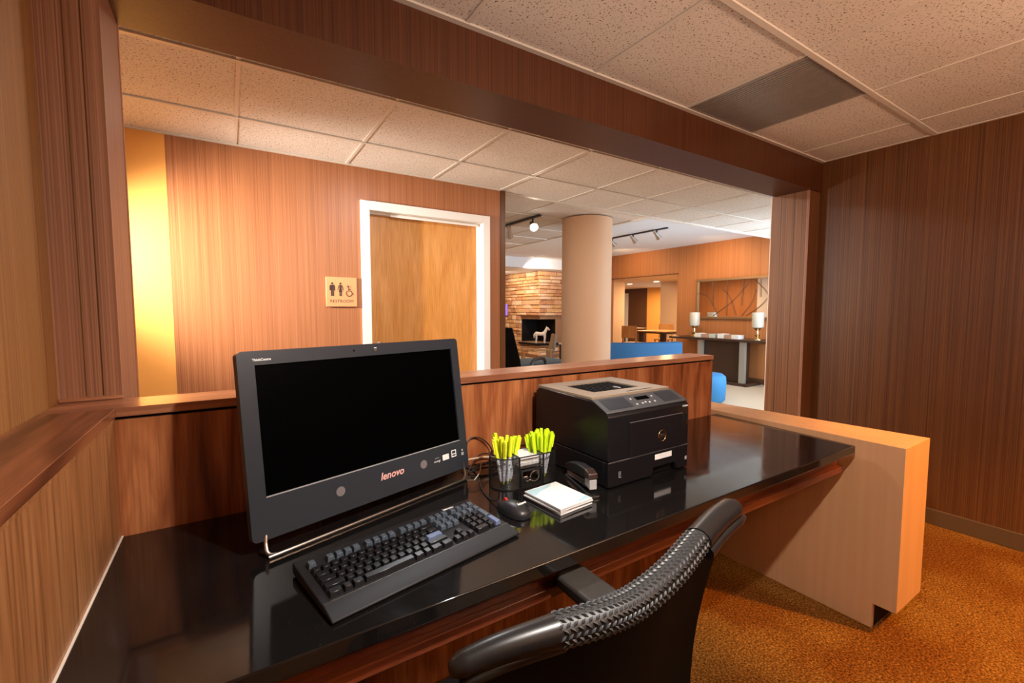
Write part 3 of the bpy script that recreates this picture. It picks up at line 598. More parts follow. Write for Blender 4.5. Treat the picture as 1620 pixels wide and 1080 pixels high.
box('shelf', M['wire'], (-xm + 0.002, xm - 0.002, -hd + 0.003, hd - 0.003, 0.0615, 0.0635), og)
rg = MB(); rg.tube([(0.008 + 0.016 * math.cos(R(a)), -hd - 0.005, 0.034 + 0.016 * math.sin(R(a))) for a in range(0, 360, 20)], 0.0022, 8, True)
rg.build('ring_pull', M['gun'], dw, smooth=True)
# paper clips heaped in the drawer front
for k in range(9):
    x = -0.022 + 0.040 * random.random(); z = 0.011 + 0.006 * (k % 3); y = -hd + 0.010 + 0.012 * random.random(); a = random.random() * 3.1
    c_, s_ = math.cos(a), math.sin(a); L_ = 0.010; q = [(-L_, 0.002), (L_, 0.002), (L_ + 0.002, 0), (L_, -0.002), (-L_ * 0.6, -0.002)]
    o = MB().tube([(u * c_ - v * s_, u * s_ + v * c_, 0.001 * i) for i, (u, v) in enumerate(q)], 0.0009, 5).build('paper_clip', M['silver'], smooth=True)
    o.location = (og.location.x + x, og.location.y + y, DZ + z); tag(o, 'small silver paper clip heaped behind the organizer drawer front', 'paper clip', 'paper clips in the organizer drawer')
# note cards in the middle compartment
for k in range(6):
    o = box('note_card', M['paper'], (-0.037, 0.037, -0.040, 0.044, 0, 0.004), bevel=0.0004)
    o.location = (og.location.x - 0.001 + 0.001 * (k % 2), og.location.y + 0.001, DZ + 0.0645 + 0.0043 * k); o.rotation_euler = (0, 0, R(-3 + (k % 3) * 0.6))
    tag(o, 'white note card block stacked in the middle tray of the mesh organizer', 'note card', 'note cards in the organizer tray')
def pen(bx, by, tx, ty, L_, m, lab, grp):
    b = Vector((bx, by, DZ + 0.0085)); tdir = (Vector((tx, ty, 0)) - Vector((bx, by, 0))); hz = math.sqrt(max(1e-6, L_ ** 2 - tdir.length_squared)); d = Vector((tdir.x, tdir.y, hz)).normalized()
    root = thing('pen', lab, 'pen', b, 0, grp); root.rotation_mode = 'QUATERNION'; root.rotation_quaternion = d.to_track_quat('Z', 'Y')
    MB().lathe([(0.0012, 0.0), (0.0030, 0.010)], n=10).build('tip', M[m], root, smooth=True)
    MB().lathe([(0.0046, 0.010), (0.0046, L_ - 0.062)], n=10).build('barrel', M['penbody'], root, smooth=True)
    cp = MB().lathe([(0.0060, L_ - 0.062), (0.0060, L_ - 0.004), (0.0050, L_)], n=12).build('cap', M[m], root, smooth=True)
    MB().box(-0.0015, 0.0015, -0.0092, -0.0057, L_ - 0.045, L_ - 0.005).build('clip', M[m], cp)
for side_, (cx, cy, n, m, lab, grp) in enumerate(((OX0 + hd - 0.003, (OY0 + OY1) / 2 + 0.003, 14, 'lime2', 'lime yellow pen standing in the left mesh cup next to the computer', 'pens in the left cup'),
                                               (OX1 - hd + 0.004, (OY0 + OY1) / 2 - 0.003, 18, 'lime', 'lime green pen standing in the right mesh cup next to the printer', 'pens in the right cup'))):
    for k in range(n):
        a = 2 * math.pi * (k * 0.381966 + 0.1); rr = 0.034 * math.sqrt((k + 0.5) / n)
        tx, ty = cx + rr * math.cos(a) * 1.62, cy + rr * math.sin(a) * 1.2; f_ = 0.60; ab = a + random.uniform(-0.5, 0.5)
        pen(cx + rr * math.cos(ab) * f_, cy + rr * math.sin(ab) * f_, tx, ty, 0.140 + 0.014 * random.random(), 'lime' if (side_ or k % 3 == 2) else m, lab, grp)

# ------------------------------------------------------------------ notepads, stapler
labs = ['white notepad at the bottom of the small stack by the stapler', 'white notepad second from the bottom of the small stack by the stapler', 'white notepad second from the top of the small stack by the stapler', 'topmost white notepad with a pale blue printed corner on the stack by the stapler']
for k in range(4):
    t = thing('notepad', labs[k], 'notepad', (0.789 + (0.001, -0.002, 0.002, 0)[k], 0.990 + (0.0, 0.002, -0.001, 0)[k], DZ + 0.0005 + 0.0046 * k), 5 + (0, 2, -1, 0)[k], 'notepads stacked by the stapler')
    box('sheets', M['paper'], (-0.062, 0.062, -0.076, 0.076, 0.0008, 0.0042), t)
    box('backing_board', M['dot'], (-0.0622, 0.0622, -0.0762, 0.0762, 0, 0.0008), t)
    if k == 3:
        MB().prism([(-0.060, 0.072), (-0.060, 0.030), (-0.030, 0.045), (0.02, 0.058), (0.040, 0.072)], 'z', 0.0042, 0.0044).build('blue_print', M['paperblue'], t)
        MB().prism([(-0.030, -0.072), (0.060, -0.072), (0.060, -0.050), (0.010, -0.066)], 'z', 0.0042, 0.0044).build('blue_print', M['paperblue'], t)
sp = thing('stapler', 'black and silver stapler lying between the notepads and the printer', 'stapler', (0.921, 1.043, DZ), -106)
b_ = MB(); b_.prism(rrect(-0.092, 0.075, -0.016, 0.016, 0.008), 'z', 0.0005, 0.006); b_.prism(rrect(0.060, 0.105, -0.019, 0.019, 0.012), 'z', 0.0005, 0.004); b_.build('base', M['blk'], sp)
MB().prism(rrect(0.066, 0.107, -0.0165, 0.0165, 0.011), 'z', 0.004, 0.008).build('anvil', M['silver'], sp)
MB().prism([(-0.085, 0.006), (-0.085, 0.022), (0.082, 0.040), (0.086, 0.036), (0.086, 0.022)], 'y', -0.008, 0.008).build('magazine', M['silver'], sp, bevel=0.001)
MB().prism([(-0.094, 0.024), (-0.088, 0.044), (-0.06, 0.058), (0.0, 0.072), (0.06, 0.075), (0.086, 0.066), (0.090, 0.050), (0.05, 0.046)], 'y', -0.0145, 0.0145).build('handle', M['blk_soft'], sp, bevel=0.004, seg=3)
MB().prism([(0.056, 0.026), (0.056, 0.050), (0.0895, 0.050), (0.0895, 0.020)], 'y', -0.012, 0.012).build('front_block', M['greyprint'], sp, bevel=0.002)
MB().prism([(0.055, 0.054), (0.057, 0.0762), (0.088, 0.068), (0.091, 0.051)], 'y', -0.0152, 0.0152).build('brown_nose', mat('brown_plastic', (0.035, 0.02, 0.016), 0.35, bump=(300, 0.02)), sp, bevel=0.003)

# ------------------------------------------------------------------ printer
PX0, PX1, PY0, PY1 = 0.966, 1.352, 0.966, 1.348
pr = thing('laser_printer', 'black desktop laser printer with a taupe top on the granite desk', 'printer', ((PX0 + PX1) / 2, (PY0 + PY1) / 2, DZ))
hx, hy = (PX1 - PX0) / 2, (PY1 - PY0) / 2
tray = MB(); tray.prism(rrect(-hx, hx, -hy, hy, 0.012), 'z', 0.003, 0.083)
# lower paper drawer with hand notch: built from boxes so that the notch is open
tray = MB(); tray.box(-hx, hx, -hy + 0.02, hy, 0.004, 0.083); tray.prism([(-hx, 0.004), (0.005, 0.004), (0.015, 0.030), (0.125, 0.030), (0.135, 0.004), (hx, 0.004), (hx, 0.083), (-hx, 0.083)], 'y', -hy, -hy + 0.02)
td = tray.build('paper_drawer', M['pbody'], pr, bevel=0.003)
box('hand_recess', M['soot'], (0.012, 0.128, -hy + 0.019, -hy + 0.0195, 0.004, 0.03), td)
for sx in (-1, 1):
    for sy in (-1, 1): box('rubber_foot', M['cable'], (sx * 0.15 - 0.012, sx * 0.15 + 0.012, sy * 0.14 - 0.012, sy * 0.14 + 0.012, 0, 0.0045), pr)
bodyp = MB(); side = [(-hy, 0.085), (-hy - 0.0, 0.225), (-hy + 0.012, 0.236), (-hy + 0.075, 0.264), (hy - 0.02, 0.268), (hy, 0.255), (hy, 0.085)]
bodyp.prism(side, 'x', -hx, hx); body_o = bodyp.build('body', M['pbody'], pr, bevel=0.004, seg=3)
# taupe lid with a sunken output bin
lid = MB(); y0, y1, x0, x1 = -hy + 0.082, hy - 0.008, -hx + 0.004, hx - 0.004; bx0, bx1, by0, by1 = -0.120, 0.105, -0.045, 0.120; z0, z1 = 0.2655, 0.275
lid.box(x0, x1, y0, by0, z0, z1); lid.box(x0, x1, by1, y1, z0, z1); lid.box(x0, bx0, by0, by1, z0, z1); lid.box(bx1, x1, by0, by1, z0, z1)
lid.build('top_cover', M['ptop'], pr, bevel=0.0012)
box('output_bin', M['soot'], (bx0, bx1, by0, by1, 0.2685, 0.2695), pr)
bn = MB()
for k in range(10): bn.box(bx0 + 0.012 + k * 0.021, bx0 + 0.020 + k * 0.021, by0 + 0.01, by1 - 0.012, 0.2695, 0.2725)
bn.build('bin_rib', M['soot'], pr)
box('bin_stop', M['greyprint'], (0.02, 0.028, by0 + 0.02, by0 + 0.05, 0.2725, 0.276), pr)
box('lid_slot', M['soot'], (-0.01, 0.115, -hy + 0.098, -hy + 0.104, 0.275, 0.2755), pr)
# sloping control panel
pa = math.atan2(0.028, 0.063); MP = Matrix.Translation((0, -hy + 0.012, 0.2365)) @ Matrix.Rotation(pa, 4, 'X')
MB().box(-hx - 0.001, hx + 0.001, -0.004, 0.070, -0.001, 0.004).build('control_panel', M['ppanel'], pr, mtx=MP, bevel=0.003)
MB().box(-hx + 0.02, -0.065, 0.008, 0.062, 0.004, 0.005).build('panel_inlay', M['bezel'], pr, mtx=MP)
MB().box(0.085, hx - 0.02, 0.008, 0.062, 0.004, 0.005).build('panel_inlay', M['bezel'], pr, mtx=MP)
MB().box(-0.022, 0.040, 0.036, 0.054, 0.004, 0.0048).build('display', M['screen'], pr, mtx=MP)
for bx, by in ((-0.045, 0.046), (0.058, 0.046), (-0.042, 0.016), (-0.015, 0.017), (0.002, 0.020), (0.019, 0.017), (0.046, 0.018)):
    MB().lathe([(0.0045, 0.004), (0.004, 0.0055)], (bx, by, 0), 10).build('button', M['greyprint'], pr, mtx=MP)
    MB().box(bx - 0.0015, bx + 0.0015, by - 0.0015, by + 0.0015, 0.0055, 0.0057).build('button_mark', M['white'], pr, mtx=MP)
fd = MB().box(-0.105, hx - 0.038, -hy - 0.003, -hy, 0.086, 0.200).build('front_door', M['pbody'], pr, bevel=0.0015)
MB().box(-0.105, hx - 0.038, -hy - 0.0034, -hy - 0.0026, 0.1985, 0.2002).build('door_edge', M['dot'], fd)
lg = MB(); lg.tube([(0.050 + 0.0185 * math.cos(R(a)), -hy - 0.0034, 0.135 + 0.0185 * math.sin(R(a))) for a in range(0, 360, 15)], 0.0016, 6, True); lg.build('badge_ring', M['brass'], fd)
text('badge_lettering', 'DELL', 0.0145, M['brass'], fd, XZ(0.050, -hy - 0.0032, 0.135), bold=0.0004)
bx_ = MB().box(0.020, 0.105, -hy - 0.0005, -hy, 0.056, 0.074).build('drawer_label', M['white'], td)
box('door_latch', M['soot'], (hx - 0.024, hx - 0.008, -hy - 0.0006, -hy, 0.165, 0.190), pr); box('latch_lever', M['silver'], (hx - 0.022, hx - 0.010, -hy - 0.003, -hy - 0.0006, 0.158, 0.166), pr)
text('model_lettering', 'B2360dn', 0.0085, M['white'], pr, XZ(hx - 0.020, -hy - 0.0003, 0.222))
q = MB(); q.box(-0.148, -0.146, -hy - 0.0005, -hy, 0.030, 0.050); q.box(-0.148, -0.136, -hy - 0.0005, -hy, 0.030, 0.0315); q.box(-0.1415, -0.1395, -hy - 0.0005, -hy, 0.036, 0.05); q.build('drawer_mark', M['greyprint'], td)
box('drawer_mark', M['greyprint'], (hx - 0.016, hx - 0.006, -hy - 0.0005, -hy, 0.030, 0.042), td)
MB().box(-hx, hx, -hy - 0.0008, -hy + 0.0002, 0.0835, 0.0847).build('seam_edge', M['dot'], pr)

# ------------------------------------------------------------------ office chair at the desk
ch = thing('office_chair', 'black mesh-backed office chair with leather capped top rail at the desk', 'chair', (0.44, 0.60, 0))
cl = lambda p: (p[0] - 0.44, p[1] - 0.60, p[2] - 0.006)
rail = [(0.155, 0.347, 0.996), (0.20, 0.341, 1.0), (0.255, 0.332, 1.0), (0.317, 0.320, 1.0), (0.368, 0.320, 1.0), (0.443, 0.335, 1.0), (0.526, 0.361, 1.0), (0.613, 0.386, 1.0), (0.690, 0.402, 0.998)]
rp = [Vector(cl(p)) for p in smoothpts(rail, 8)]; i0, i1 = 17, 50
MB().tube(rp[i0:i1], 0.0148, 14, flat=1.15).build('top_rail', M['chairmesh'], ch, smooth=True, ang=80)
def capr(n, a=0.0165, b=0.0165): return [(a + (b - a) * k / (n - 1)) * min(1, 0.55 + 0.45 * min(1, (k + 0.2) / 2.0)) for k in range(n)]
n_ = i0 + 1; MB().tube(rp[:n_], capr(n_, 0.0100, 0.0152), 14, flat=1.15).build('rail_cap', M['leather'], ch, smooth=True, ang=80)
rq = rp[i1 - 1:]; MB().tube(rq, capr(len(rq))[::-1], 14, flat=1.15).build('rail_cap', M['leather'], ch, smooth=True, ang=80)
bd_ = MB(); RS = smoothpts([tuple(p) for p in rp[i0:i1]], 4); nb_ = len(RS)
for i in range(nb_ - 1):
    p = RS[i]; d_ = (RS[i + 1] - RS[i]).normalized(); u_ = Vector((0, 0, 1)); u_ = (u_ - d_ * u_.dot(d_)).normalized(); v_ = d_.cross(u_)
    for k in range(20):
        if i % 2 or (i // 2 + k) % 2: continue
        a_ = 2 * math.pi * k / 20 + 0.08; n_ = u_ * math.cos(a_) + v_ * math.sin(a_) * 1.15; c_ = p + n_ * 0.0150; t_ = (v_ * math.cos(a_) - u_ * math.sin(a_)).normalized(); sg_ = 1 if (i // 2) % 2 else -1
        L1 = (d_ + t_ * 0.7 * sg_).normalized() * 0.0041; W1 = L1.normalized().cross(n_.normalized()) * 0.0019; N1 = n_.normalized() * 0.0022
        bd_.add([c_ + L1, c_ + W1, c_ - L1, c_ - W1, c_ + N1], [(0, 1, 4), (1, 2, 4), (2, 3, 4), (3, 0, 4)])
bd_.build('woven_cords', M['cord'], ch, kind='stuff', smooth=True, ang=80)
for seg_, rv in ((rp[:i0 + 1], False), (rp[i1 - 1:], True)):
    rr_ = [(0.0085 if rv else 0.0058) * min(1, 0.45 + 0.55 * k / 2.5) for k in range(len(seg_))]
    MB().tube([p + Vector((0.004, -0.0135, -0.0145)) for p in seg_] if rv else [p + Vector((0.003, -0.009, -0.0105)) for p in seg_], rr_[::-1] if rv else rr_, 12).build('cap_roll', M['leather'], ch, smooth=True, ang=80)
# mesh back panel hanging from the rail
rings = []
for k in range(9):
    t = k / 8; z = -0.015 - 0.40 * t; nar = 1.0 - 0.16 * t * t; row = []
    for p in rp[3:-3:2]:
        row.append((p.x * nar + 0.02 * t, p.y + 0.055 * math.sin(t * 2.2), p.z + z))
    rings.append(row)
bk = MB(); n = len(rings[0]); vs = [p for r in rings for p in r] + [(p[0], p[1] + 0.014, p[2]) for r in rings for p in r]; m_ = len(rings); fs = []
for a in range(m_ - 1):
    for i in range(n - 1):
        q = (a * n + i, a * n + i + 1, (a + 1) * n + i + 1, (a + 1) * n + i); fs.append(q); fs.append(tuple(j + m_ * n for j in reversed(q)))
ed = [i for i in range(n)] + [a * n + n - 1 for a in range(1, m_)] + [(m_ - 1) * n + i for i in range(n - 2, -1, -1)] + [a * n for a in range(m_ - 2, 0, -1)]
for i in range(len(ed)): j = (i + 1) % len(ed); fs.append((ed[i], ed[j], ed[j] + m_ * n, ed[i] + m_ * n))
bk.add(vs, fs); bk.build('backrest', M['chairblack'], ch, smooth=True, ang=60)
MB().tube([(0.0, -0.20, 0.60), (0, -0.22, 0.48), (0, -0.14, 0.43), (0, 0.0, 0.43)], 0.022, 10).build('back_bracket', M['blk'], ch, smooth=True)
MB().prism(rrect(-0.24, 0.24, -0.20, 0.26, 0.07, 6), 'z', 0.445, 0.51).build('seat', M['leather'], ch, bevel=0.015, seg=3)
for sx in (-1, 1):
    x = 0.213 * sx; ys = 0.0 if sx > 0 else -0.16
    ar = MB().prism([(a, b) for a, b in rrect(x - 0.041, x + 0.041, 0.02 + ys, 0.186 + ys, 0.02, 4)], 'z', 0.676, 0.707).build('armrest_pad', M['pad'], ch, bevel=0.008, seg=3)
    MB().tube([(x, 0.10 + ys * 0.7, 0.676), (x, 0.10 + ys * 0.6, 0.60), (x, 0.08 + ys * 0.5, 0.44), (x - 0.12 * sx, 0.06, 0.435)], 0.016, 8).build('armrest_post', M['blk'], ch, smooth=True)
MB().lathe([(0.03, 0.10), (0.03, 0.30), (0.02, 0.30), (0.02, 0.445)], n=16).build('gas_column', M['blk'], ch, smooth=True)
for k in range(5):
    a = R(72 * k + 18); c_, s_ = math.cos(a), math.sin(a)
    lg_ = MB().tube([(0.02 * c_, 0.02 * s_, 0.115), (0.15 * c_, 0.15 * s_, 0.095), (0.285 * c_, 0.285 * s_, 0.075)], [0.024, 0.02, 0.015], 8).build('base_leg', M['blk'], ch, smooth=True)
    MB().lathe([(0.028, -0.02), (0.03, -0.015), (0.03, 0.015), (0.028, 0.02)], n=16).build('caster', M['blk'], lg_, mtx=Matrix.Translation((0.285 * c_, 0.285 * s_, 0.030)) @ Matrix.Rotation(a, 4, 'Z') @ Matrix.Rotation(R(90), 4, 'X'), smooth=True)

# ------------------------------------------------------------------ lobby: column, stone fireplace
col_o = MB().lathe([(0.286, 0), (0.286, CZ - 0.007)], (3.54, 3.94, 0), 48).build('column', M['colpaint'], smooth=True, kind='structure')
FX, FY = 7.13, 9.80
sb = MB(); z1, z2 = 0.42, 1.09
fb = MB(); fb.box(FX + 0.06, 8.0, FY + 0.06, 12.4, 0, z1); fb.box(FX + 0.06, 8.0, FY + 0.06, 12.4, z2, 2.40); fb.box(FX + 0.6, 8.0, FY + 0.06, 12.4, z1, z2); fb.box(FX + 0.06, FX + 0.6, FY + 0.97, 12.4, z1, z2)
stw = fb.build('wall_fireplace', M['mortar'], kind='structure')
q = MB(); q.box(FX + 0.585, FX + 0.599, FY + 0.07, FY + 0.96, z1 + 0.02, z2); q.box(FX + 0.07, FX + 0.585, FY + 0.955, FY + 0.969, z1 + 0.02, z2); q.box(FX + 0.07, FX + 0.585, FY + 0.07, FY + 0.955, z2 - 0.012, z2 - 0.001)
q.build('firebox_lining', M['soot'], stw)
box('hearth_slab', M['soot'], (FX - 0.05, 7.999, FY - 0.05, FY + 0.98, z1 - 0.045, z1 - 0.001), stw, bevel=0.004)
def stone(a0, a1, z0, zz, face, dep):
    m = random.choice(STONES); j = lambda: random.uniform(-0.006, 0.006)
    if face == 'front': vs0 = [(a0, z0), (a1, z0), (a1, zz), (a0, zz)]; P = lambda a, z, dd: (a, FY + 0.06 - dd, z)
    else: vs0 = [(a0, z0), (a1, z0), (a1, zz), (a0, zz)]; P = lambda a, z, dd: (FX + 0.06 - dd, a, z)
    mb = MB(); e_ = 0.010
    inner = [(a0 + e_ + j(), z0 + e_), (a1 - e_ + j(), z0 + e_), (a1 - e_ + j(), zz - e_), (a0 + e_ + j(), zz - e_)]
    mb.loft([[P(a, z, 0.001) for a, z in vs0], [P(a, z, dep * 0.7) for a, z in vs0], [P(a, z, dep + j()) for a, z in inner]])
    mb.build('stone', m, stw)
z = 0.10
while z < 2.385:
    hgt = random.choice((0.075, 0.095, 0.12, 0.14)); zt = min(z + hgt, 2.395)
    for face, a_start, a_end, hole in (('front', FX + 0.02, 7.995, 9.9), ('left', FY + 0.02, 11.9, FY + 0.965)):
        a = a_start - random.uniform(0, 0.04)
        while a < a_end - 0.02:
            b = min(a + random.uniform(0.18, 0.42) * (1.0 if face == 'front' else 1.15), a_end)
            if zt > z1 - 0.045 and z < z2 + 0.002:
                if face == 'front': pass
                elif a < hole: a = b if b < hole else hole; 
            inhole = (zt > z1 - 0.045 and z < z2 + 0.002) and (face == 'front' or a < hole)
            if face == 'left' and not inhole and b - a < 0.05: b = min(a + 0.2, a_end)
            if not inhole and b - a > 0.02: stone(a, b - 0.008, z, zt - 0.008, face, random.uniform(0.045, 0.085))
            a = max(b, a + 0.01)
    z = zt if not (z < z1 - 0.045 < zt) else zt
# horse figurine
hs = MB(); rings = []
def limb(pts, rs): hs.tube(pts, rs, 10)
limb([(-0.17, 0, 0.285), (-0.14, 0, 0.29), (0, 0, 0.275), (0.10, 0, 0.285), (0.155, 0, 0.29)], [0.030, 0.056, 0.052, 0.060, 0.035])
limb([(0.09, 0, 0.29), (0.145, 0, 0.36), (0.175, 0, 0.44), (0.185, 0, 0.455)], [0.055, 0.045, 0.036, 0.030])
limb([(0.165, 0, 0.455), (0.20, 0, 0.445), (0.245, 0, 0.40), (0.258, 0, 0.385)], [0.026, 0.034, 0.024, 0.016])
for x, y in ((-0.14, -0.03), (-0.12, 0.03), (0.10, -0.03), (0.13, 0.03)): limb([(x, y, 0.27), (x + 0.01, y, 0.16), (x, y, 0.08), (x + 0.005, y, 0.012)], [0.036, 0.022, 0.016, 0.022])
limb([(-0.165, 0, 0.31), (-0.195, 0, 0.25), (-0.195, 0, 0.15)], [0.014, 0.02, 0.008])
limb([(0.165, -0.014, 0.47), (0.17, -0.018, 0.505)], [0.011, 0.003]); limb([(0.165, 0.014, 0.47), (0.17, 0.018, 0.505)], [0.011, 0.003])
ho = thing('horse_figurine', 'weathered whitewashed wooden horse standing on the dark fireplace hearth', 'figurine', (FX + 0.13, FY + 0.12, z1 - 0.001), -28)
hs.build('body', M['horse'], ho, smooth=True, ang=70); ho.scale = (0.95, 0.95, 0.95)
box('stand', M['soot'], (-0.19, 0.19, -0.05, 0.05, 0, 0.008), ho)

# track lights
def track(label, x, y0, y1, zc, ys, aims, grp):
    t = thing('track_light', label, 'track light', (x, (y0 + y1) / 2, zc), 0, grp)
    L_ = (y1 - y0) / 2; box('rail', M['blk'], (-0.018, 0.018, -L_, L_, -0.022, -0.0005), t, bevel=0.003)
    for yy, am in zip(ys, aims):
        y = yy - (y0 + y1) / 2; dirv = Vector(am).normalized(); p = Vector((0, y, -0.095)); rot = dirv.to_track_quat('Z', 'Y').to_matrix().to_4x4()
        hd_ = MB().lathe([(0.018, -0.09), (0.026, -0.075), (0.028, -0.02), (0.040, 0.03), (0.048, 0.07), (0.044, 0.07), (0.036, 0.045)], n=20).build('lamp_head', M['silver'], t, mtx=Matrix.Translation(p) @ rot, smooth=True)
        MB().lathe([(0.036, 0.046), (0.036, 0.056), (0.022, 0.062)], n=20).build('bulb', M['bulb'], hd_, mtx=Matrix.Translation(p) @ rot, smooth=True)
        MB().tube([(0, y, -0.022), (0, y, -0.05), tuple(p)], 0.009, 8).build('stem', M['blk'], t, smooth=True)
        q = p + dirv * 0.09 + t.location
        l = lamp('SPOT', 'track_spot', tuple(q), 9, SOFT, 0.03, tuple(q + dirv), angle=95, blend=0.7)
    return t
track('black track light with one bare glowing spot turned toward the office', 2.90, 3.98, 5.0, CZ - 0.006, (4.12, 4.62), ((-0.42, -1.0, -0.62), (0.5, 0.7, -0.7)), 'lobby track lights')
track('black track light with three silver spots in front of the orange wall', 5.97, 4.74, 6.3, RZ, (4.95, 5.45, 5.95), ((0.75, -0.15, -0.75), (0.75, -0.15, -0.75), (0.75, -0.15, -0.75)), 'lobby track lights')

# ------------------------------------------------------------------ console wall
ct = thing('console_table', 'espresso console table on grey steel legs against the orange wall', 'table', (7.72, 4.85, 0))
box('table_top', M['espresso'], (-0.26, 0.26, -1.10, 0.98, 0.775, 0.815), ct, bevel=0.004)
for y in (-0.50, 0.32):
    box('steel_leg', M['steel'], (-0.20, -0.14, y - 0.05, y + 0.05, 0.05, 0.775), ct)
box('pedestal', M['espresso'], (-0.13, 0.12, -0.46, 0.30, 0.05, 0.775), ct, bevel=0.003)
box('plinth', M['espresso'], (-0.24, 0.22, -0.62, 0.44, 0.0, 0.05), ct, bevel=0.004)
for k, y in enumerate((5.43, 4.19)):
    t = thing('hurricane_candle_holder', ('crackled glass hurricane candle holder on brass stem near the dining opening', 'crackled glass hurricane candle holder on brass stem nearest the dark jamb')[k], 'candle holder', (7.70, y, 0.8155), 0, 'candle holders on the console')
    MB().lathe([(0.085, 0), (0.085, 0.012), (0.045, 0.03), (0.025, 0.05), (0.042, 0.085), (0.022, 0.105), (0.018, 0.16), (0.05, 0.185), (0.06, 0.20)], n=24).build('stem', M['brass'], t, smooth=True)
    MB().lathe([(0.06, 0.201), (0.088, 0.215), (0.095, 0.25), (0.095, 0.47), (0.090, 0.47), (0.090, 0.25), (0.08, 0.222), (0.01, 0.215)], n=28).build('glass_cup', M['crackle'], t, smooth=True)
    MB().lathe([(0.05, 0.2225), (0.05, 0.36), (0.01, 0.365)], n=16).build('candle', M['candle'], t, smooth=True)
bkx = [(5.27, 'bookw', 'white book', 0.055, 2), (5.12, 'bookr', 'brown book', 0.045, 1), (4.98, 'bookg', 'grey green book', 0.05, 2), (4.80, 'bookw', 'white book', 0.06, 2), (4.66, 'bookr', 'brown book', 0.05, 1), (4.53, 'bookw', 'white book', 0.045, 2)]
for k, (y, m, nm, hh, n) in enumerate(bkx):
    o = thing('book', nm + ' lying flat on the console, ' + ('first', 'second', 'third', 'fourth', 'fifth', 'last')[k] + ' from the dining opening', 'book', (7.68, y, 0.8155), 0, 'books on the console')
    box('pages', M['paper'], (-0.09, 0.09, -0.058, 0.058, 0.004, hh + 0.016), o); cv = MB(); cv.box(-0.095, 0.095, -0.063, 0.063, 0, 0.004); cv.box(-0.095, 0.095, -0.063, 0.063, hh + 0.016, hh + 0.02); cv.box(-0.095, -0.0905, -0.063, 0.063, 0.004, hh + 0.016)
    cv.build('cover', M[m], o)
mr = thing('wall_mirror', 'long bronze-framed wall mirror with crossing metal rods over the console', 'mirror', (7.998, 4.77, 1.16))
f2 = MB(); L_ = 0.83; f2.box(-0.04, 0, -L_, L_, 0, 0.045); f2.box(-0.04, 0, -L_, L_, 0.735, 0.78); f2.box(-0.04, 0, -L_, -L_ + 0.045, 0.045, 0.735); f2.box(-0.04, 0, L_ - 0.045, L_, 0.045, 0.735)
f2.build('frame', M['bronze'], mr, bevel=0.004)
box('glass', M['mirror'], (-0.012, -0.002, -L_ + 0.045, L_ - 0.045, 0.045, 0.735), mr)
def rod(pts): MB().tube(smoothpts([(-0.03, y, z) for y, z in pts], 6), 0.0045, 6).build('rod', M['dkbrown'], mr, smooth=True)
rod([(0.78, 0.52), (0.55, 0.40), (0.35, 0.05)]); rod([(0.45, 0.06), (0.05, 0.35), (-0.28, 0.73)]); rod([(0.45, 0.70), (0.15, 0.45), (-0.02, 0.06)]); rod([(-0.12, 0.06), (-0.30, 0.30), (-0.38, 0.55)])
rod([(-0.20, 0.06), (-0.50, 0.28), (-0.77, 0.66)]); rod([(-0.33, 0.72), (-0.55, 0.50), (-0.78, 0.10)]); rod([(0.48, 0.72), (0.47, 0.25)]); rod([(0.17, 0.72), (0.18, 0.06)]); rod([(-0.14, 0.72), (-0.12, 0.25)]); rod([(-0.45, 0.72), (-0.46, 0.4)])

# curved sofa and ottoman
so = thing('curved_sofa', 'blue curved sofa seen from behind beyond the partition', 'sofa', (5.2, 4.55, 0))
path = smoothpts([(-0.62, 0.10, 0), (-0.25, -0.12, 0), (0.15, -0.26, 0), (0.52, -0.34, 0)], 8)
def ribbon(d0, d1, za, zb):
    rings = []
    for i, p in enumerate(path):
        a = path[max(0, i - 1)]; b = path[min(len(path) - 1, i + 1)]; d_ = (b - a).normalized(); nrm = Vector((-d_.y, d_.x, 0))
        rings.append([tuple(p + nrm * d0 + Vector((0, 0, za))), tuple(p + nrm * d1 + Vector((0, 0, za))), tuple(p + nrm * d1 + Vector((0, 0, zb))), tuple(p + nrm * d0 + Vector((0, 0, zb)))])
    return MB().loft(rings)
ribbon(0.0, 0.18, 0.03, 0.85).build('backrest', M['blue'], so, bevel=0.03, seg=3); ribbon(0.181, 0.75, 0.03, 0.44).build('seat', M['blue'], so, bevel=0.03, seg=3)
for i in (3, 12, 21):
    p = path[i]; box('foot', M['espresso'], (p.x + 0.04, p.x + 0.09, p.y + 0.08, p.y + 0.13, 0, 0.031), so); box('foot', M['espresso'], (p.x + 0.20, p.x + 0.25, p.y + 0.50, p.y + 0.55, 0, 0.031), so)
ot = thing('ottoman', 'round light blue upholstered ottoman on the beige lobby floor', 'ottoman', (5.79, 3.87, 0))
MB().lathe([(0.23, 0.02), (0.26, 0.05), (0.27, 0.30), (0.26, 0.38), (0.22, 0.415), (0.02, 0.425)], n=36).build('cushion', M['ottoman'], ot, smooth=True, ang=70)
MB().lathe([(0.21, 0.0), (0.21, 0.0205)], n=36).build('plinth', M['espresso'], ot)

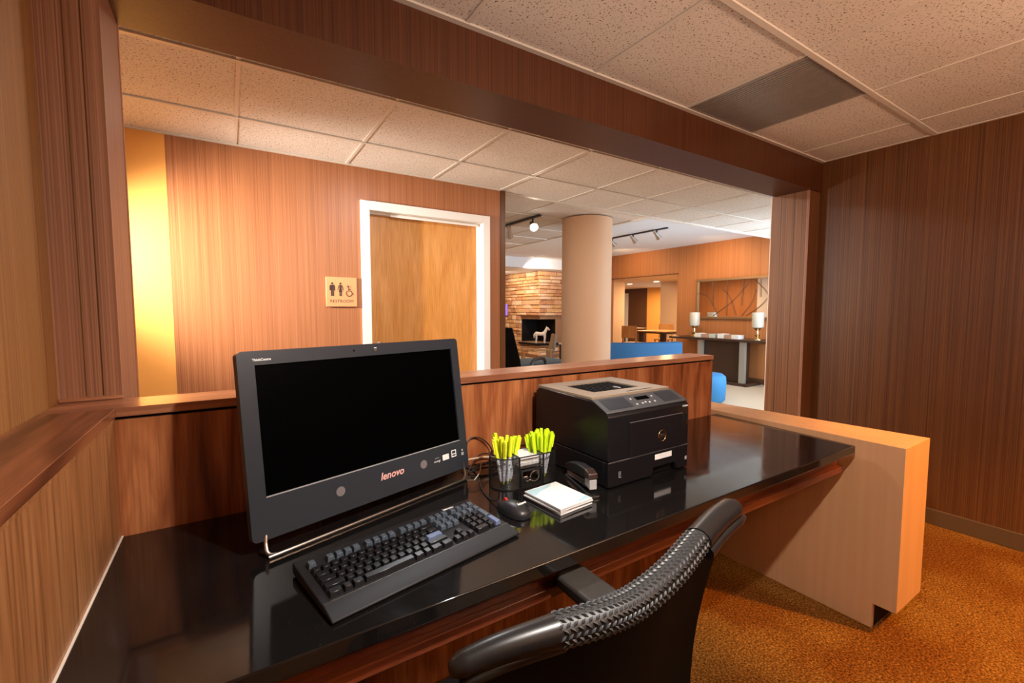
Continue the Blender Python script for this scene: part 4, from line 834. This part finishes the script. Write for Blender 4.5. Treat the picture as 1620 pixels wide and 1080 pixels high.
# lobby chairs by the fireplace
mc = thing('mesh_task_chair', 'black mesh task chair with a loop arm beyond the restroom wall', 'chair', (2.66, 4.10, 0), 30)
MB().loft([[(-0.24, -0.20, 0.52), (-0.24, 0.22, 0.52), (-0.21, 0.22, 0.52), (-0.21, -0.20, 0.52)], [(-0.30, -0.20, 0.8), (-0.30, 0.20, 0.8), (-0.275, 0.20, 0.8), (-0.275, -0.20, 0.8)], [(-0.36, -0.14, 1.14), (-0.36, 0.14, 1.14), (-0.34, 0.14, 1.14), (-0.34, -0.14, 1.14)]]).build('backrest', M['chairblack'], mc, bevel=0.01)
MB().prism(rrect(-0.22, 0.24, -0.24, 0.24, 0.06, 5), 'z', 0.44, 0.50).build('seat', M['teal'], mc, bevel=0.012)
for s in (-1, 1):
    MB().tube(smoothpts([(-0.20, 0.27 * s, 0.50), (-0.19, 0.28 * s, 0.74), (-0.10, 0.28 * s, 0.80), (0.12, 0.28 * s, 0.79), (0.18, 0.28 * s, 0.72), (0.14, 0.27 * s, 0.60), (0.05, 0.25 * s, 0.47)], 6), 0.018, 8).build('loop_arm', M['blk'], mc, smooth=True)
MB().lathe([(0.025, 0.09), (0.025, 0.44)], n=14).build('gas_column', M['blk'], mc, smooth=True)
for k in range(5):
    a = R(72 * k); MB().tube([(0, 0, 0.10), (0.27 * math.cos(a), 0.27 * math.sin(a), 0.05)], [0.024, 0.016], 8).build('base_leg', M['blk'], mc, smooth=True)
    MB().ball((0.27 * math.cos(a), 0.27 * math.sin(a), 0.028), 0.028, 12, 8).build('caster', M['blk'], mc, smooth=True)
gc = thing('lounge_chair', 'taupe tub chair with thin wooden arms in front of the fireplace', 'chair', (4.66, 6.52, 0), 150)
MB().loft([[(-0.26, -0.24, 0.44), (-0.26, 0.24, 0.44), (-0.20, 0.24, 0.44), (-0.20, -0.24, 0.44)], [(-0.33, -0.25, 0.66), (-0.33, 0.25, 0.66), (-0.27, 0.25, 0.66), (-0.27, -0.25, 0.66)], [(-0.36, -0.19, 0.90), (-0.36, 0.19, 0.90), (-0.31, 0.19, 0.90), (-0.31, -0.19, 0.90)]]).build('backrest', M['taupe'], gc, bevel=0.02, seg=3)
box('seat', M['taupe'], (-0.25, 0.26, -0.26, 0.26, 0.36, 0.439), gc, bevel=0.02)
for s in (-1, 1):
    box('arm', M['tanwood'], (-0.27, 0.26, s * 0.29 - 0.02, s * 0.29 + 0.02, 0.62, 0.65), gc, bevel=0.004)
    for x in (-0.24, 0.23): box('leg', M['tanwood'], (x - 0.015, x + 0.015, s * 0.29 - 0.015, s * 0.29 + 0.015, 0, 0.6195), gc)
MB().box(-0.24, 0.24, -0.275, 0.275, 0.34, 0.36).build('seat_rail', M['tanwood'], gc)
nb = thing('narrow_cabinet', 'dark narrow cabinet with a white top at the left edge of the column', 'cabinet', (4.55, 5.47, 0))
box('cabinet_body', M['navy'], (-0.09, 0.09, -0.12, 0.12, 0, 0.78), nb, bevel=0.004); box('cabinet_top', M['white_paint'], (-0.10, 0.10, -0.13, 0.13, 0.7805, 0.805), nb, bevel=0.003)
ps = thing('purple_sign', 'small glowing purple sign panel in front of the stone wall', 'sign', (3.10, 5.06, 0))
box('panel', M['purple'], (-0.12, 0.045, -0.012, 0.012, 1.255, 1.405), ps); box('frame', M['dkbrown'], (-0.13, 0.055, -0.02, 0.0125, 1.23, 1.255), ps); box('post', M['dkbrown'], (-0.12, -0.09, -0.01, 0.01, 0.02, 1.23), ps); box('foot', M['dkbrown'], (-0.22, 0.0, -0.1, 0.1, 0, 0.02), ps)
bt = thing('bench', 'low slate blue upholstered bench just beyond the partition ledge', 'bench', (3.25, 4.64, 0))
box('cushion', M['teal'], (-0.45, 0.45, -0.28, 0.28, 0.40, 0.68), bt, bevel=0.03, seg=3); box('base', M['espresso'], (-0.42, 0.42, -0.25, 0.25, 0, 0.3995), bt)
# ------------------------------------------------------------------ dining furniture
def dining_table(x, y, lab):
    t = thing('dining_table', lab, 'table', (x, y, 0), 0, 'dining tables beyond the opening')
    box('table_top', M['tanwood'], (-0.55, 0.55, -0.5, 0.5, 0.735, 0.765), t, bevel=0.004); box('top_edge', M['espresso'], (-0.54, 0.54, -0.49, 0.49, 0.70, 0.7345), t)
    for sx in (-0.45, 0.45):
        for sy in (-0.4, 0.4): box('leg', M['espresso'], (sx - 0.04, sx + 0.04, sy - 0.04, sy + 0.04, 0, 0.6995), t)
def dining_chair(x, y, rz, lab):
    t = thing('dining_chair', lab, 'chair', (x, y, 0), rz, 'dining chairs beyond the opening')
    box('seat', M['tanwood'], (-0.22, 0.22, -0.22, 0.22, 0.44, 0.48), t, bevel=0.006)
    bk = box('backrest', M['tanwood'], (-0.22, 0.22, 0.20, 0.23, 0.60, 0.92), t, bevel=0.006)
    for sx in (-0.2, 0.2):
        box('leg', M['tanwood'], (sx - 0.02, sx + 0.02, -0.2, -0.16, 0, 0.4395), t); box('leg', M['tanwood'], (sx - 0.02, sx + 0.02, 0.17, 0.199, 0, 0.88), t)
dining_table(10.3, 8.25, 'wooden dining table nearest the wall opening'); dining_table(11.0, 10.4, 'wooden dining table farther back behind the chairs')
dining_chair(9.15, 8.30, 100, 'wooden dining chair in front of the nearest dining table'); dining_chair(11.2, 8.95, -70, 'wooden dining chair behind the nearest dining table'); dining_chair(9.9, 9.95, 60, 'wooden dining chair beside the farther dining table')
for k, (x, y) in enumerate(((8.75, 7.75), (11.9, 11.0), (11.6, 9.6))):
    t = thing('recessed_downlight', ('round recessed downlight just inside the wall opening', 'round recessed downlight farthest back in the dining room', 'round recessed downlight above the ochre wall side of the dining room')[k], 'ceiling light', (x, y, 2.2595), 0, 'dining room downlights')
    MB().lathe([(0.09, -0.006), (0.11, -0.004), (0.11, 0.0)], n=24).build('trim_ring', M['white_paint'], t, smooth=True); MB().lathe([(0.085, -0.009), (0.085, -0.0065)], n=24).build('lens', M['bulb2'], t)
